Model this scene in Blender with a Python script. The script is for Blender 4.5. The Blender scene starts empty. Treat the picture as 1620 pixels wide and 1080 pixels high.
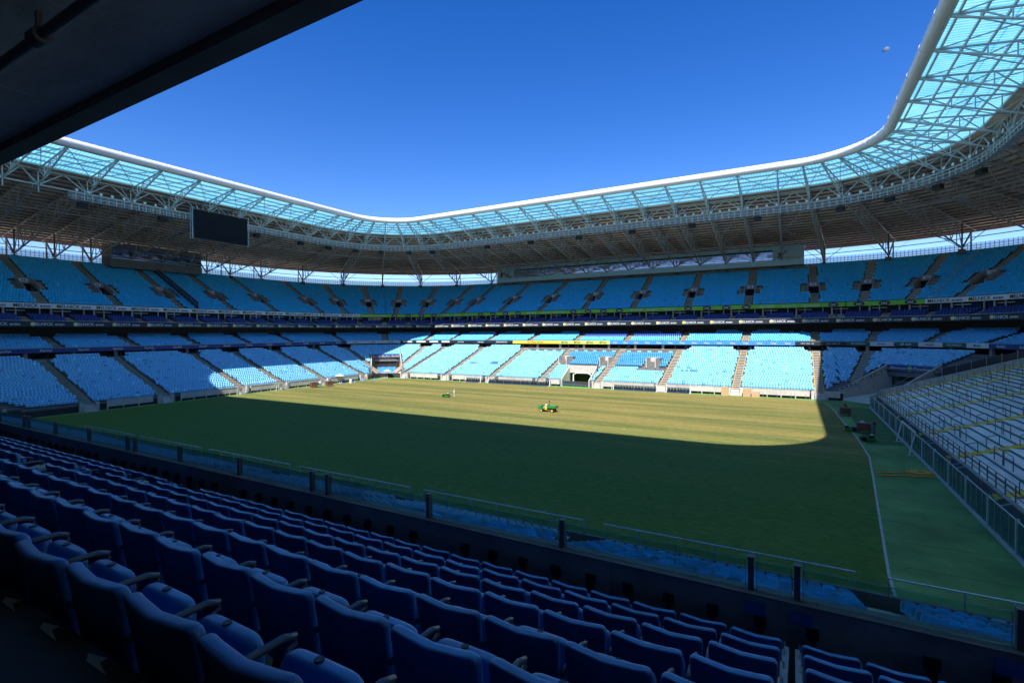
import bpy, bmesh, math, random
import numpy as np
from mathutils import Matrix, Vector
R = math.radians
rnd = random.Random(7)
scn = bpy.context.scene
COL = scn.collection

# ---------------------------------------------------------------- camera, world, sun, exposure
CAM = Vector((46.27, -65.93, 12.9))
cd = bpy.data.cameras.new("camera"); cam = bpy.data.objects.new("camera", cd); COL.objects.link(cam)
cd.sensor_width = 36.0; cd.lens = 17.61; cd.clip_start = 0.05; cd.clip_end = 9000
cam.matrix_world = Matrix.Translation(CAM) @ Matrix.Rotation(0.51349, 4, 'Z') @ Matrix.Rotation(math.pi/2 - 0.01869, 4, 'X') @ Matrix.Rotation(-0.00632, 4, 'Z')
scn.camera = cam

SUNV = Vector((0.196, -0.85, 1.0)).normalized()          # towards the sun
ELEV = math.asin(SUNV.z)
w = bpy.data.worlds.new("World"); scn.world = w; w.use_nodes = True
nt = w.node_tree; nt.nodes.clear()
sky = nt.nodes.new("ShaderNodeTexSky"); sky.sky_type = 'NISHITA'; sky.sun_disc = False
sky.sun_elevation = ELEV; sky.sun_rotation = math.atan2(SUNV.x, SUNV.y)
sky.altitude = 900; sky.air_density = 1.0; sky.dust_density = 0.25; sky.ozone_density = 1.6
bg = nt.nodes.new("ShaderNodeBackground"); bg.inputs[1].default_value = 0.127
out = nt.nodes.new("ShaderNodeOutputWorld")
hs = nt.nodes.new("ShaderNodeHueSaturation"); hs.inputs["Saturation"].default_value = 1.42; hs.inputs["Hue"].default_value = 0.518
nt.links.new(sky.outputs[0], hs.inputs["Color"]); nt.links.new(hs.outputs[0], bg.inputs[0]); nt.links.new(bg.outputs[0], out.inputs[0])
sl = bpy.data.lights.new("sun", 'SUN'); sl.energy = 5.0; sl.angle = R(0.53); sl.color = (1.0, 0.95, 0.87)
so = bpy.data.objects.new("sun", sl); COL.objects.link(so)
so.location = (60, -150, 150); so.rotation_euler = SUNV.to_track_quat('Z', 'Y').to_euler()
scn.view_settings.view_transform = 'Standard'; scn.view_settings.look = 'None'
scn.view_settings.exposure = 0.7; scn.view_settings.gamma = 1.0; scn.view_settings.use_curve_mapping = False
scn.render.engine = 'CYCLES'
cy = scn.cycles
cy.use_denoising = True; cy.max_bounces = 8; cy.diffuse_bounces = 6; cy.glossy_bounces = 3
cy.transmission_bounces = 4; cy.transparent_max_bounces = 12; cy.caustics_reflective = False; cy.caustics_refractive = False
cy.sample_clamp_indirect = 6.0

# ---------------------------------------------------------------- materials
MATS = {}
def mat(name, col, rough=0.6, metal=0.0, var=0.0, scale=1.0, bump=0.0, bscale=None, spec=0.5, stretch=(1, 1, 1), var2=None, coat=0.0):
    m = bpy.data.materials.new(name); m.use_nodes = True; MATS[name] = m
    n = m.node_tree.nodes; l = m.node_tree.links; p = n["Principled BSDF"]
    p.inputs["Roughness"].default_value = rough; p.inputs["Metallic"].default_value = metal
    p.inputs["Specular IOR Level"].default_value = spec
    if coat: p.inputs["Coat Weight"].default_value = coat
    c = (*col, 1)
    if var or bump or var2:
        g = n.new("ShaderNodeNewGeometry"); mp = n.new("ShaderNodeMapping"); l.new(g.outputs["Position"], mp.inputs[0])
        mp.inputs["Scale"].default_value = stretch
    if var or var2:
        t = n.new("ShaderNodeTexNoise"); l.new(mp.outputs[0], t.inputs["Vector"]); t.inputs["Scale"].default_value = scale
        t.inputs["Detail"].default_value = 6; t.inputs["Roughness"].default_value = 0.65
        r = n.new("ShaderNodeValToRGB"); l.new(t.outputs["Fac"], r.inputs[0])
        r.color_ramp.elements[0].position = 0.3; r.color_ramp.elements[1].position = 0.72
        a = [max(0, k*(1-var)) for k in col]; b = var2 if var2 else [min(1, k*(1+var)) for k in col]
        r.color_ramp.elements[0].color = (*a, 1); r.color_ramp.elements[1].color = (*b, 1)
        l.new(r.outputs[0], p.inputs["Base Color"])
    else:
        p.inputs["Base Color"].default_value = c
    if bump:
        t2 = n.new("ShaderNodeTexNoise"); l.new(mp.outputs[0], t2.inputs["Vector"]); t2.inputs["Scale"].default_value = bscale or scale*6
        t2.inputs["Detail"].default_value = 4
        b = n.new("ShaderNodeBump"); b.inputs["Strength"].default_value = bump; b.inputs["Distance"].default_value = 0.05
        l.new(t2.outputs["Fac"], b.inputs["Height"]); l.new(b.outputs[0], p.inputs["Normal"])
    return m

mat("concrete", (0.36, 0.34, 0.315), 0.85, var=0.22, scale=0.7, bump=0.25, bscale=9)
mat("concrete_pale", (0.52, 0.49, 0.45), 0.85, var=0.16, scale=0.9, bump=0.2, bscale=9)
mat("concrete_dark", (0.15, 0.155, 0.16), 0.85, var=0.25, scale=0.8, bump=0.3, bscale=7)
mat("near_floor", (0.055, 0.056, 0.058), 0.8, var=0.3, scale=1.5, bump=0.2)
mat("parapet", (0.25, 0.26, 0.26), 0.85, var=0.3, scale=1.2, bump=0.3, bscale=7)
mat("soffit", (0.58, 0.62, 0.61), 0.9, var=0.2, scale=1.3, bump=0.3, bscale=10, stretch=(0.4, 1, 1))
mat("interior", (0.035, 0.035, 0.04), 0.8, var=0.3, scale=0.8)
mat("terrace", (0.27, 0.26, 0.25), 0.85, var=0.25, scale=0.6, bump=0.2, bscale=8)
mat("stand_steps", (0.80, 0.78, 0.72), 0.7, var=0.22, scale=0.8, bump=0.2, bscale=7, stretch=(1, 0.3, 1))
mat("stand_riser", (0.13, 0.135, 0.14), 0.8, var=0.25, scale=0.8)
mat("stair", (0.42, 0.37, 0.32), 0.85, var=0.16, scale=1.5, bump=0.2)
mat("yellow_paint", (0.85, 0.56, 0.05), 0.6, var=0.2, scale=3)
mat("white_paint", (0.78, 0.78, 0.76), 0.5, var=0.06, scale=2)
mat("steel_white", (0.52, 0.58, 0.58), 0.42, var=0.08, scale=0.6)
mat("steel_grey", (0.33, 0.33, 0.31), 0.5, var=0.15, scale=0.7)
mat("steel_dark", (0.10, 0.105, 0.11), 0.5, var=0.2, scale=1.5)
mat("galvanised", (0.42, 0.45, 0.47), 0.38, metal=0.7, var=0.12, scale=4)
mat("rail_dark", (0.13, 0.145, 0.16), 0.42, metal=0.4, var=0.15, scale=3)
mat("black", (0.012, 0.012, 0.014), 0.5)
mat("rubber", (0.02, 0.02, 0.02), 0.8)
mat("white_tube", (0.80, 0.80, 0.79), 0.45, var=0.04, scale=0.3)
mat("purlin", (0.60, 0.70, 0.71), 0.5, var=0.08, scale=0.5)
mat("purlin_brown", (0.20, 0.155, 0.125), 0.6, var=0.2, scale=0.5)
mat("tan_deck", (0.70, 0.53, 0.42), 0.65, var=0.2, scale=0.5, bump=0.1)
mat("screen", (0.010, 0.012, 0.016), 0.6, var=0.1, scale=3, spec=0.12)
mat("box_blue", (0.36, 0.62, 0.72), 0.5, var=0.08, scale=0.5)
mat("navy_board", (0.02, 0.045, 0.20), 0.5, var=0.12, scale=1)
mat("dark_board", (0.012, 0.022, 0.035), 0.5, var=0.2, scale=1)
mat("white_board", (0.75, 0.76, 0.77), 0.5, var=0.05, scale=1)
mat("grey_board", (0.55, 0.60, 0.63), 0.5, var=0.05, scale=1)
mat("green_board", (0.20, 0.52, 0.04), 0.5, var=0.08, scale=1)
mat("yellow_board", (0.72, 0.55, 0.06), 0.5, var=0.06, scale=1)
mat("lime_board", (0.66, 0.72, 0.16), 0.5, var=0.06, scale=1)
mat("blue_board", (0.05, 0.27, 0.72), 0.5, var=0.08, scale=1)
mat("deep_green_board", (0.01, 0.10, 0.085), 0.5, var=0.12, scale=1)
mat("ink_white", (0.62, 0.64, 0.65), 0.5)
mat("ink_black", (0.015, 0.017, 0.02), 0.5)
mat("ink_navy", (0.03, 0.07, 0.22), 0.5)
mat("emblem_yellow", (0.80, 0.66, 0.05), 0.5)
mat("emblem_lime", (0.30, 0.50, 0.16), 0.5)
mat("brown_cart", (0.16, 0.055, 0.03), 0.65, var=0.3, scale=4, bump=0.2)
mat("wood", (0.52, 0.36, 0.20), 0.7, var=0.22, scale=3, stretch=(1, 1, 6))
mat("machine_green", (0.02, 0.22, 0.04), 0.35, var=0.1, scale=4, coat=0.3)
mat("machine_yellow", (0.75, 0.52, 0.02), 0.4)
mat("orange", (0.95, 0.33, 0.04), 0.5)
mat("tarp_blue", (0.05, 0.25, 0.72), 0.45, var=0.15, scale=2, bump=0.5, bscale=5)
mat("turf_band", (0.125, 0.25, 0.075), 0.9, var=0.45, scale=0.22, bump=0.5, bscale=40)
mat("turf_mat", (0.07, 0.135, 0.042), 0.9, var=0.25, scale=0.9, bump=0.5, bscale=40)
mat("ground", (0.42, 0.40, 0.36), 0.9, var=0.2, scale=0.1)
mat("skin", (0.38, 0.22, 0.15), 0.6); mat("cloth_white", (0.72, 0.72, 0.70), 0.8); mat("cloth_black", (0.02, 0.02, 0.025), 0.8)
mat("jeans", (0.06, 0.16, 0.36), 0.8); mat("khaki", (0.50, 0.44, 0.34), 0.8); mat("hair", (0.02, 0.015, 0.012), 0.7)
mat("moon", (0.115, 0.145, 0.22), 1.0, var=0.25, scale=0.05, spec=0.0)
mat("seat_navy", (0.032, 0.20, 0.50), 0.36, var=0.25, scale=5, bump=0.07, bscale=220, spec=0.7)
mat("seat_shell", (0.018, 0.10, 0.30), 0.4, var=0.2, scale=6)
mat("arm_grey", (0.045, 0.065, 0.10), 0.3, var=0.2, scale=8)
mat("panel_grey", (0.24, 0.25, 0.27), 0.5, var=0.12, scale=5)
mat("seat_under", (0.30, 0.27, 0.22), 0.7, var=0.2, scale=6)
mat("plastic_blue", (0.17, 0.60, 0.88), 0.3, var=0.15, scale=1.5, spec=0.8)
mat("line_white", (0.45, 0.45, 0.44), 0.8, var=0.35, scale=3)

def seat_material(name):
    m = bpy.data.materials.new(name); m.use_nodes = True; MATS[name] = m
    n = m.node_tree.nodes; l = m.node_tree.links; p = n["Principled BSDF"]
    a = n.new("ShaderNodeAttribute"); a.attribute_name = "tint"
    l.new(a.outputs["Color"], p.inputs["Base Color"]); p.inputs["Roughness"].default_value = 0.48
    p.inputs["Specular IOR Level"].default_value = 1.0
    return m
seat_material("seat_tinted")

def glass_material(name, tint, opac, rough=0.03):
    m = bpy.data.materials.new(name); m.use_nodes = True; MATS[name] = m
    n = m.node_tree.nodes; l = m.node_tree.links; n.clear()
    o = n.new("ShaderNodeOutputMaterial"); mix = n.new("ShaderNodeMixShader"); tr = n.new("ShaderNodeBsdfTransparent")
    pr = n.new("ShaderNodeBsdfPrincipled"); tr.inputs[0].default_value = (*tint, 1)
    pr.inputs["Base Color"].default_value = (*[k*0.35 for k in tint], 1); pr.inputs["Roughness"].default_value = rough
    lw = n.new("ShaderNodeLayerWeight"); lw.inputs[0].default_value = 0.25
    mr = n.new("ShaderNodeMapRange"); mr.inputs["To Min"].default_value = opac; mr.inputs["To Max"].default_value = min(1, opac+0.45)
    l.new(lw.outputs["Fresnel"], mr.inputs["Value"]); l.new(mr.outputs[0], mix.inputs[0])
    l.new(tr.outputs[0], mix.inputs[1]); l.new(pr.outputs[0], mix.inputs[2]); l.new(mix.outputs[0], o.inputs[0])
glass_material("glass", (0.62, 0.86, 0.84), 0.10)
glass_material("glass_near", (0.74, 0.92, 0.92), 0.05)
glass_material("glass_dark", (0.20, 0.28, 0.38), 0.45)
glass_material("glass_rail", (0.62, 0.66, 0.74), 0.22)
glass_material("glass_fence", (0.25, 0.33, 0.38), 0.35)

mat("glass_mirror", (0.40, 0.44, 0.58), 0.06, metal=0.55)
mat("glass_smoked", (0.10, 0.115, 0.19), 0.05, metal=0.5)
def sheet_material():
    m = bpy.data.materials.new("polycarbonate"); m.use_nodes = True; MATS["polycarbonate"] = m
    n = m.node_tree.nodes; l = m.node_tree.links; n.clear()
    o = n.new("ShaderNodeOutputMaterial")
    uv = n.new("ShaderNodeUVMap"); sep = n.new("ShaderNodeSeparateXYZ"); l.new(uv.outputs[0], sep.inputs[0])
    wv = n.new("ShaderNodeMath"); wv.operation = 'FRACT'
    mu = n.new("ShaderNodeMath"); mu.operation = 'MULTIPLY'; mu.inputs[1].default_value = 1/0.55
    l.new(sep.outputs[0], mu.inputs[0]); l.new(mu.outputs[0], wv.inputs[0])
    st = n.new("ShaderNodeMath"); st.operation = 'LESS_THAN'; st.inputs[1].default_value = 0.30; l.new(wv.outputs[0], st.inputs[0])
    ns = n.new("ShaderNodeTexNoise"); ns.inputs["Scale"].default_value = 0.35; ns.inputs["Detail"].default_value = 7; ns.inputs["Roughness"].default_value = 0.7; g = n.new("ShaderNodeNewGeometry"); l.new(g.outputs["Position"], ns.inputs["Vector"])
    rp = n.new("ShaderNodeValToRGB"); l.new(ns.outputs["Fac"], rp.inputs[0])
    rp.color_ramp.elements[0].color = (0.09, 0.42, 0.60, 1); rp.color_ramp.elements[1].color = (0.24, 0.62, 0.76, 1)
    rp.color_ramp.elements[0].position = 0.35; rp.color_ramp.elements[1].position = 0.7
    oi = n.new("ShaderNodeObjectInfo"); ad = n.new("ShaderNodeMath"); ad.operation = 'MULTIPLY_ADD'; ad.inputs[1].default_value = 0.30
    l.new(oi.outputs["Random"], ad.inputs[0]); sb_ = n.new("ShaderNodeMath"); sb_.operation = 'SUBTRACT'; sb_.inputs[1].default_value = 0.15; l.new(ns.outputs["Fac"], sb_.inputs[0]); l.new(sb_.outputs[0], ad.inputs[2]); l.new(ad.outputs[0], rp.inputs[0])
    mc = n.new("ShaderNodeMixRGB"); l.new(st.outputs[0], mc.inputs[0]); l.new(rp.outputs[0], mc.inputs[1]); mc.inputs[2].default_value = (0.30, 0.66, 0.76, 1)
    tl = n.new("ShaderNodeBsdfTranslucent"); l.new(mc.outputs[0], tl.inputs[0])
    rf = n.new("ShaderNodeBsdfRefraction"); rf.inputs["Color"].default_value = (0.20, 0.76, 0.84, 1); rf.inputs["Roughness"].default_value = 0.55; rf.inputs["IOR"].default_value = 1.01
    df = n.new("ShaderNodeBsdfPrincipled"); df.inputs["Base Color"].default_value = (0.35, 0.52, 0.55, 1); df.inputs["Roughness"].default_value = 0.2
    fr = n.new("ShaderNodeMapRange"); fr.inputs["To Min"].default_value = 0.34; fr.inputs["To Max"].default_value = 0.18; l.new(st.outputs[0], fr.inputs["Value"])
    m1 = n.new("ShaderNodeMixShader"); l.new(fr.outputs[0], m1.inputs[0]); l.new(tl.outputs[0], m1.inputs[1]); l.new(rf.outputs[0], m1.inputs[2])
    m2 = n.new("ShaderNodeMixShader"); m2.inputs[0].default_value = 0.05; l.new(m1.outputs[0], m2.inputs[1]); l.new(df.outputs[0], m2.inputs[2])
    l.new(m2.outputs[0], o.inputs[0])
sheet_material()

def grass_material():
    m = bpy.data.materials.new("grass_pitch"); m.use_nodes = True; MATS["grass_pitch"] = m
    n = m.node_tree.nodes; l = m.node_tree.links; p = n["Principled BSDF"]; p.inputs["Roughness"].default_value = 0.9; p.inputs["Specular IOR Level"].default_value = 0.15
    g = n.new("ShaderNodeNewGeometry")
    def noise(scale, st, det=5, ro=0.6):
        mp = n.new("ShaderNodeMapping"); mp.inputs["Scale"].default_value = st; l.new(g.outputs["Position"], mp.inputs[0])
        t = n.new("ShaderNodeTexNoise"); t.inputs["Scale"].default_value = scale; t.inputs["Detail"].default_value = det; t.inputs["Roughness"].default_value = ro
        l.new(mp.outputs[0], t.inputs["Vector"]); return t.outputs["Fac"]
    def ramp(src, p0, p1):
        r = n.new("ShaderNodeMapRange"); r.inputs["From Min"].default_value = p0; r.inputs["From Max"].default_value = p1; l.new(src, r.inputs["Value"]); return r.outputs[0]
    def mix(f, a, b):
        x = n.new("ShaderNodeMixRGB"); l.new(f, x.inputs[0])
        for k, v in ((1, a), (2, b)):
            if isinstance(v, tuple): x.inputs[k].default_value = (*v, 1)
            else: l.new(v, x.inputs[k])
        return x.outputs[0]
    bands = ramp(noise(1.0, (0.010, 0.20, 1), 2, 0.5), 0.42, 0.56)      # mowing bands along the length
    streak = ramp(noise(1.0, (0.10, 1.3, 1), 6, 0.72), 0.36, 0.66)
    tuft = ramp(noise(1.0, (1.1, 3.2, 1), 6, 0.75), 0.34, 0.70)
    bare = ramp(noise(1.0, (0.16, 0.9, 1), 5, 0.7), 0.58, 0.74)
    c = mix(bands, (0.075, 0.125, 0.028), (0.33, 0.26, 0.08))
    c2 = mix(streak, (0.09, 0.13, 0.03), (0.39, 0.30, 0.105))
    x = n.new("ShaderNodeMixRGB"); x.inputs[0].default_value = 0.5; l.new(c, x.inputs[1]); l.new(c2, x.inputs[2]); c = x.outputs[0]
    t = n.new("ShaderNodeMixRGB"); t.blend_type = 'MULTIPLY'; t.inputs[0].default_value = 0.8; l.new(c, t.inputs[1])
    tt = mix(tuft, (0.45, 0.52, 0.42), (1.18, 1.12, 1.05)); l.new(tt, t.inputs[2]); c = t.outputs[0]
    fleck = ramp(noise(1.0, (2.2, 9.0, 1), 5, 0.8), 0.50, 0.72)
    fm = n.new("ShaderNodeMath"); fm.operation = 'MULTIPLY'; fm.inputs[1].default_value = 0.6; l.new(fleck, fm.inputs[0])
    c = mix(fm.outputs[0], c, (0.42, 0.34, 0.16))
    bm_ = n.new("ShaderNodeMath"); bm_.operation = 'MULTIPLY'; bm_.inputs[1].default_value = 0.5; l.new(bare, bm_.inputs[0])
    c = mix(bm_.outputs[0], c, (0.33, 0.21, 0.105))
    # near half's shade coloured in as dark green; the far half stays tan
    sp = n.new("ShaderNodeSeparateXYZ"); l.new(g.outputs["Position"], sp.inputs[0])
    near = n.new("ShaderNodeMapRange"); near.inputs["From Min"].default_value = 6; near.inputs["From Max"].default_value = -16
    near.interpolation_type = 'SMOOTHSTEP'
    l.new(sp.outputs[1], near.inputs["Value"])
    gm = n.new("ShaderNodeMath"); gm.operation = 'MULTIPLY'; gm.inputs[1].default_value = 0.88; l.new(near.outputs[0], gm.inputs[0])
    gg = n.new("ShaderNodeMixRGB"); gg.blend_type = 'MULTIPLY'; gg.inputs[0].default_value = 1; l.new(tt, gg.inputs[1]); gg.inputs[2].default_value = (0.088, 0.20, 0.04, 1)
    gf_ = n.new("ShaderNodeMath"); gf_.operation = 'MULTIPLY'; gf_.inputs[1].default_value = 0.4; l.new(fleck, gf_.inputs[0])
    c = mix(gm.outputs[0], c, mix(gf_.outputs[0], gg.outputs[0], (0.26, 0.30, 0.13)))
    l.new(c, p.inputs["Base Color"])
    b = n.new("ShaderNodeBump"); b.inputs["Strength"].default_value = 0.6; b.inputs["Distance"].default_value = 0.08
    l.new(noise(1.0, (7, 14, 1), 4, 0.7), b.inputs["Height"]); l.new(b.outputs[0], p.inputs["Normal"])
grass_material()

def per_object_variation(name, amt, sock="Base Color"):
    m = MATS[name]; n = m.node_tree.nodes; l = m.node_tree.links; p = n["Principled BSDF"]; inp = p.inputs[sock]
    oi = n.new("ShaderNodeObjectInfo"); mr = n.new("ShaderNodeMapRange"); mr.inputs["To Min"].default_value = 1-amt; mr.inputs["To Max"].default_value = 1+amt
    l.new(oi.outputs["Random"], mr.inputs["Value"]); mx = n.new("ShaderNodeVectorMath"); mx.operation = 'SCALE'
    src = inp.links[0].from_socket if inp.links else None
    if src: l.new(src, mx.inputs[0])
    else: mx.inputs[0].default_value = tuple(inp.default_value)[:3]
    l.new(mr.outputs[0], mx.inputs["Scale"]); l.new(mx.outputs[0], inp)
for q_, a_ in (("seat_navy", .16), ("seat_shell", .18), ("plastic_blue", .14), ("tan_deck", .10), ("stand_steps", .08), ("concrete_pale", .07), ("white_board", .06)): per_object_variation(q_, a_)

# ---------------------------------------------------------------- mesh helpers
class MB:
    def __init__(s): s.v = []; s.f = []; s.m = []; s.uv = None
    def face(s, pts, mi=0):
        b = len(s.v); s.v.extend([tuple(p) for p in pts]); s.f.append(tuple(range(b, b+len(pts)))); s.m.append(mi)
    def box(s, x0, x1, y0, y1, z0, z1, mi=0):
        b = len(s.v)
        s.v.extend([(x0, y0, z0), (x1, y0, z0), (x1, y1, z0), (x0, y1, z0), (x0, y0, z1), (x1, y0, z1), (x1, y1, z1), (x0, y1, z1)])
        for q in ((0, 3, 2, 1), (4, 5, 6, 7), (0, 1, 5, 4), (1, 2, 6, 5), (2, 3, 7, 6), (3, 0, 4, 7)): s.f.append(tuple(b+k for k in q)); s.m.append(mi)
    def bar(s, p, q, wd, n=4, mi=0, w2=None):
        p = Vector(p); q = Vector(q); a = q-p
        if a.length < 1e-6: return
        a.normalize(); up = Vector((0, 0, 1)) if abs(a.z) < 0.95 else Vector((0, 1, 0))
        e1 = a.cross(up).normalized(); e2 = a.cross(e1).normalized(); b = len(s.v); r = wd/2*(1.0 if n > 4 else 1.3); r2 = r if w2 is None else w2/2*(1.0 if n > 4 else 1.3)
        for c, rr in ((p, r), (q, r2)):
            for k in range(n):
                th = 2*math.pi*(k+0.5)/n; s.v.append(tuple(c+e1*rr*math.cos(th)+e2*rr*math.sin(th)))
        for k in range(n): s.f.append((b+k, b+(k+1) % n, b+n+(k+1) % n, b+n+k)); s.m.append(mi)
        s.f.append(tuple(b+k for k in reversed(range(n)))); s.m.append(mi); s.f.append(tuple(b+n+k for k in range(n))); s.m.append(mi)
    def path(s, pts, r, n=6, mi=0, closed=False):
        pts = [Vector(p) for p in pts]; N = len(pts); b = len(s.v)
        for i, p in enumerate(pts):
            if closed: a = pts[(i+1) % N]-pts[i-1]
            else: a = pts[min(i+1, N-1)]-pts[max(i-1, 0)]
            a.normalize(); up = Vector((0, 0, 1)) if abs(a.z) < 0.9 else Vector((0, 1, 0))
            e1 = a.cross(up).normalized(); e2 = a.cross(e1).normalized(); rr = r[i] if isinstance(r, (list, tuple)) else r
            for k in range(n):
                th = 2*math.pi*(k+0.5)/n; s.v.append(tuple(p+e1*rr*math.cos(th)+e2*rr*math.sin(th)))
        for i in range(N if closed else N-1):
            j = (i+1) % N
            for k in range(n): s.f.append((b+i*n+k, b+i*n+(k+1) % n, b+j*n+(k+1) % n, b+j*n+k)); s.m.append(mi)
        if not closed:
            s.f.append(tuple(b+k for k in reversed(range(n)))); s.m.append(mi); s.f.append(tuple(b+(N-1)*n+k for k in range(n))); s.m.append(mi)
    def cyl(s, c, r, h, n=16, mi=0, axis='z', r2=None):
        c = Vector(c); d = {'x': Vector((h, 0, 0)), 'y': Vector((0, h, 0)), 'z': Vector((0, 0, h))}[axis]
        s.bar(c, c+d, 2*r, max(n, 5), mi, None if r2 is None else 2*r2)
    def mesh(s, name, mats, smooth=False):
        me = bpy.data.meshes.new(name); me.from_pydata(s.v, [], s.f)
        for k in mats: me.materials.append(MATS[k])
        if len(mats) > 1: me.polygons.foreach_set("material_index", s.m)
        if smooth: me.polygons.foreach_set("use_smooth", [True]*len(me.polygons))
        if s.uv:
            u = me.uv_layers.new(name="UVMap"); 
            u.data.foreach_set("uv", np.array([s.uv[i] for f in s.f for i in f], dtype=np.float32).ravel())
        me.update(); return me

def smooth_angle(me, ang=40):
    me.polygons.foreach_set("use_smooth", [True]*len(me.polygons))
    bm = bmesh.new(); bm.from_mesh(me)
    for e in bm.edges:
        if len(e.link_faces) == 2 and e.calc_face_angle(0) > R(ang): e.smooth = False
    bm.to_mesh(me); bm.free()

def tag(o, label=None, cat=None, group=None, kind=None):
    if label: o["label"] = label
    if cat: o["category"] = cat
    if group: o["group"] = group
    if kind: o["kind"] = kind
    return o
def root(name, label, cat, loc=(0, 0, 0), rz=0.0, group=None):
    o = bpy.data.objects.new(name, None); COL.objects.link(o); o.location = loc; o.rotation_euler = (0, 0, rz); o.empty_display_size = 0.5
    return tag(o, label, cat, group)
def link(name, me, parent=None, loc=(0, 0, 0), rz=0.0):
    o = bpy.data.objects.new(name, me); COL.objects.link(o); o.location = loc; o.rotation_euler = (0, 0, rz)
    if parent is not None: o.parent = parent
    return o
def obj(name, mb, mats, parent=None, loc=(0, 0, 0), rz=0.0, smooth=False, auto=None, world=False):
    if isinstance(mats, str): mats = [mats]
    me = mb.mesh(name, mats, smooth)
    if auto: smooth_angle(me, auto)
    o = link(name, me, parent, loc, rz)
    if world and parent is not None:          # the mesh is in world coordinates
        o.matrix_parent_inverse = Matrix.Translation(-Vector(parent.location))
    return o
def ordinal(n):
    a = ["zeroth", "first", "second", "third", "fourth", "fifth", "sixth", "seventh", "eighth", "ninth", "tenth", "eleventh", "twelfth", "thirteenth", "fourteenth", "fifteenth", "sixteenth", "seventeenth", "eighteenth", "nineteenth"]
    if n < 20: return a[n]
    t = {2: ("twenty", "twentieth"), 3: ("thirty", "thirtieth"), 4: ("forty", "fortieth"), 5: ("fifty", "fiftieth"), 6: ("sixty", "sixtieth"), 7: ("seventy", "seventieth")}[n//10]
    return t[1] if n % 10 == 0 else t[0]+"-"+a[n % 10]

_tc = {}
def text_mesh(s, height, width=None, matn="ink_white", shear=0.0, bold=0.0):
    k = (s, height, width, matn, shear, bold)
    if k in _tc: return _tc[k]
    cu = bpy.data.curves.new("t", 'FONT'); cu.body = s; cu.size = 1; cu.extrude = 0.012; cu.resolution_u = 2; cu.shear = shear; cu.offset = bold
    o = bpy.data.objects.new("t", cu); COL.objects.link(o)
    dg = bpy.context.evaluated_depsgraph_get(); me = bpy.data.meshes.new_from_object(o.evaluated_get(dg))
    bpy.data.objects.remove(o); bpy.data.curves.remove(cu)
    n = len(me.vertices); co = np.zeros(n*3, np.float32); me.vertices.foreach_get("co", co); co = co.reshape(-1, 3)
    lo = co.min(0); hi = co.max(0); sc = height/(hi[1]-lo[1]); sx = sc
    if width and (hi[0]-lo[0])*sc > width: sx = width/(hi[0]-lo[0])
    x = (co[:, 0]-(lo[0]+hi[0])/2)*sx; y = (co[:, 1]-(lo[1]+hi[1])/2)*sc; z = co[:, 2]
    co2 = np.stack([x, -z, y], 1)             # upright: faces local -y
    me.vertices.foreach_set("co", co2.astype(np.float32).ravel()); me.materials.clear(); me.materials.append(MATS[matn])
    me.name = "lettering"; me.update(); _tc[k] = me; return me

# ---------------------------------------------------------------- the bowl's ring
class Ring:
    C = 40.0
    def __init__(s, ax, ayf, ayn, r0):
        s.ax, s.ayf, s.ayn, s.r0 = ax, ayf, ayn, r0
        L = ayf+ayn; s.L = [2*ax, s.C, L, s.C, 2*ax, s.C, L, s.C]; s.T = sum(s.L)
    def pos(s, t, d):
        """x, y, outward normal x, y, metres per unit of t"""
        t = t % s.T; k = 0
        while t > s.L[k]+1e-9: t -= s.L[k]; k += 1
        r = s.r0+d
        if k == 0: return s.ax-t, s.ayf+r, 0.0, 1.0, 1.0
        if k == 2: return -s.ax-r, s.ayf-t, -1.0, 0.0, 1.0
        if k == 4: return -s.ax+t, -s.ayn-r, 0.0, -1.0, 1.0
        if k == 6: return s.ax+r, -s.ayn+t, 1.0, 0.0, 1.0
        cx, cy_, a = {1: (-s.ax, s.ayf, 90), 3: (-s.ax, -s.ayn, 180), 5: (s.ax, -s.ayn, 270), 7: (s.ax, s.ayf, 0)}[k]
        th = R(a+90*t/s.C); c, q = math.cos(th), math.sin(th)
        return cx+r*c, cy_+r*q, c, q, r*math.pi/2/s.C
    def p3(s, t, d, z):
        q = s.pos(t, d); return (q[0], q[1], z)
    def rz(s, t):
        q = s.pos(t, 0); return math.atan2(q[3], q[2])-math.pi/2
    def far(s, x): return s.ax-x
    def left(s, y): return s.L[0]+s.C+s.ayf-y
    def near(s, x): return sum(s.L[:4])+x+s.ax
    def right(s, y): return sum(s.L[:6])+y+s.ayn-s.T       # negative: just before t = 0
    def samples(s, t0, t1, step_s=7.2, step_c=1.6, extra=()):
        ts = {round(t0, 4), round(t1, 4)}; acc = 0; edges = []
        for rep in (-1, 0, 1):
            a = rep*s.T
            for k, L in enumerate(s.L):
                n = max(1, int(math.ceil(L/(step_c if k % 2 else step_s))))
                for i in range(n+1): ts.add(round(a+L*i/n, 4))
                a += L
        ts |= {round(e, 4) for e in extra}
        return sorted(q for q in ts if t0-1e-6 <= q <= t1+1e-6)
ST = Ring(54, 40, 38.5, 5.4)
RF = Ring(46, 32, 30.6, 13.2)
TA, TB = -49.0, 236.0                   # run of the bowl that the photograph shows

def ring_band(mb, ring, t0, t1, prof, mi=0, step_s=7.2, step_c=1.6):
    """sweep an open profile [(d, z), ...] along the ring"""
    ts = ring.samples(t0, t1, step_s, step_c); b = len(mb.v); n = len(prof)
    for t in ts:
        for d, z in prof: mb.v.append(ring.p3(t, d, z))
    for i in range(len(ts)-1):
        for k in range(n-1):
            mb.f.append((b+i*n+k, b+(i+1)*n+k, b+(i+1)*n+k+1, b+i*n+k+1)); mb.m.append(mi)

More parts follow.
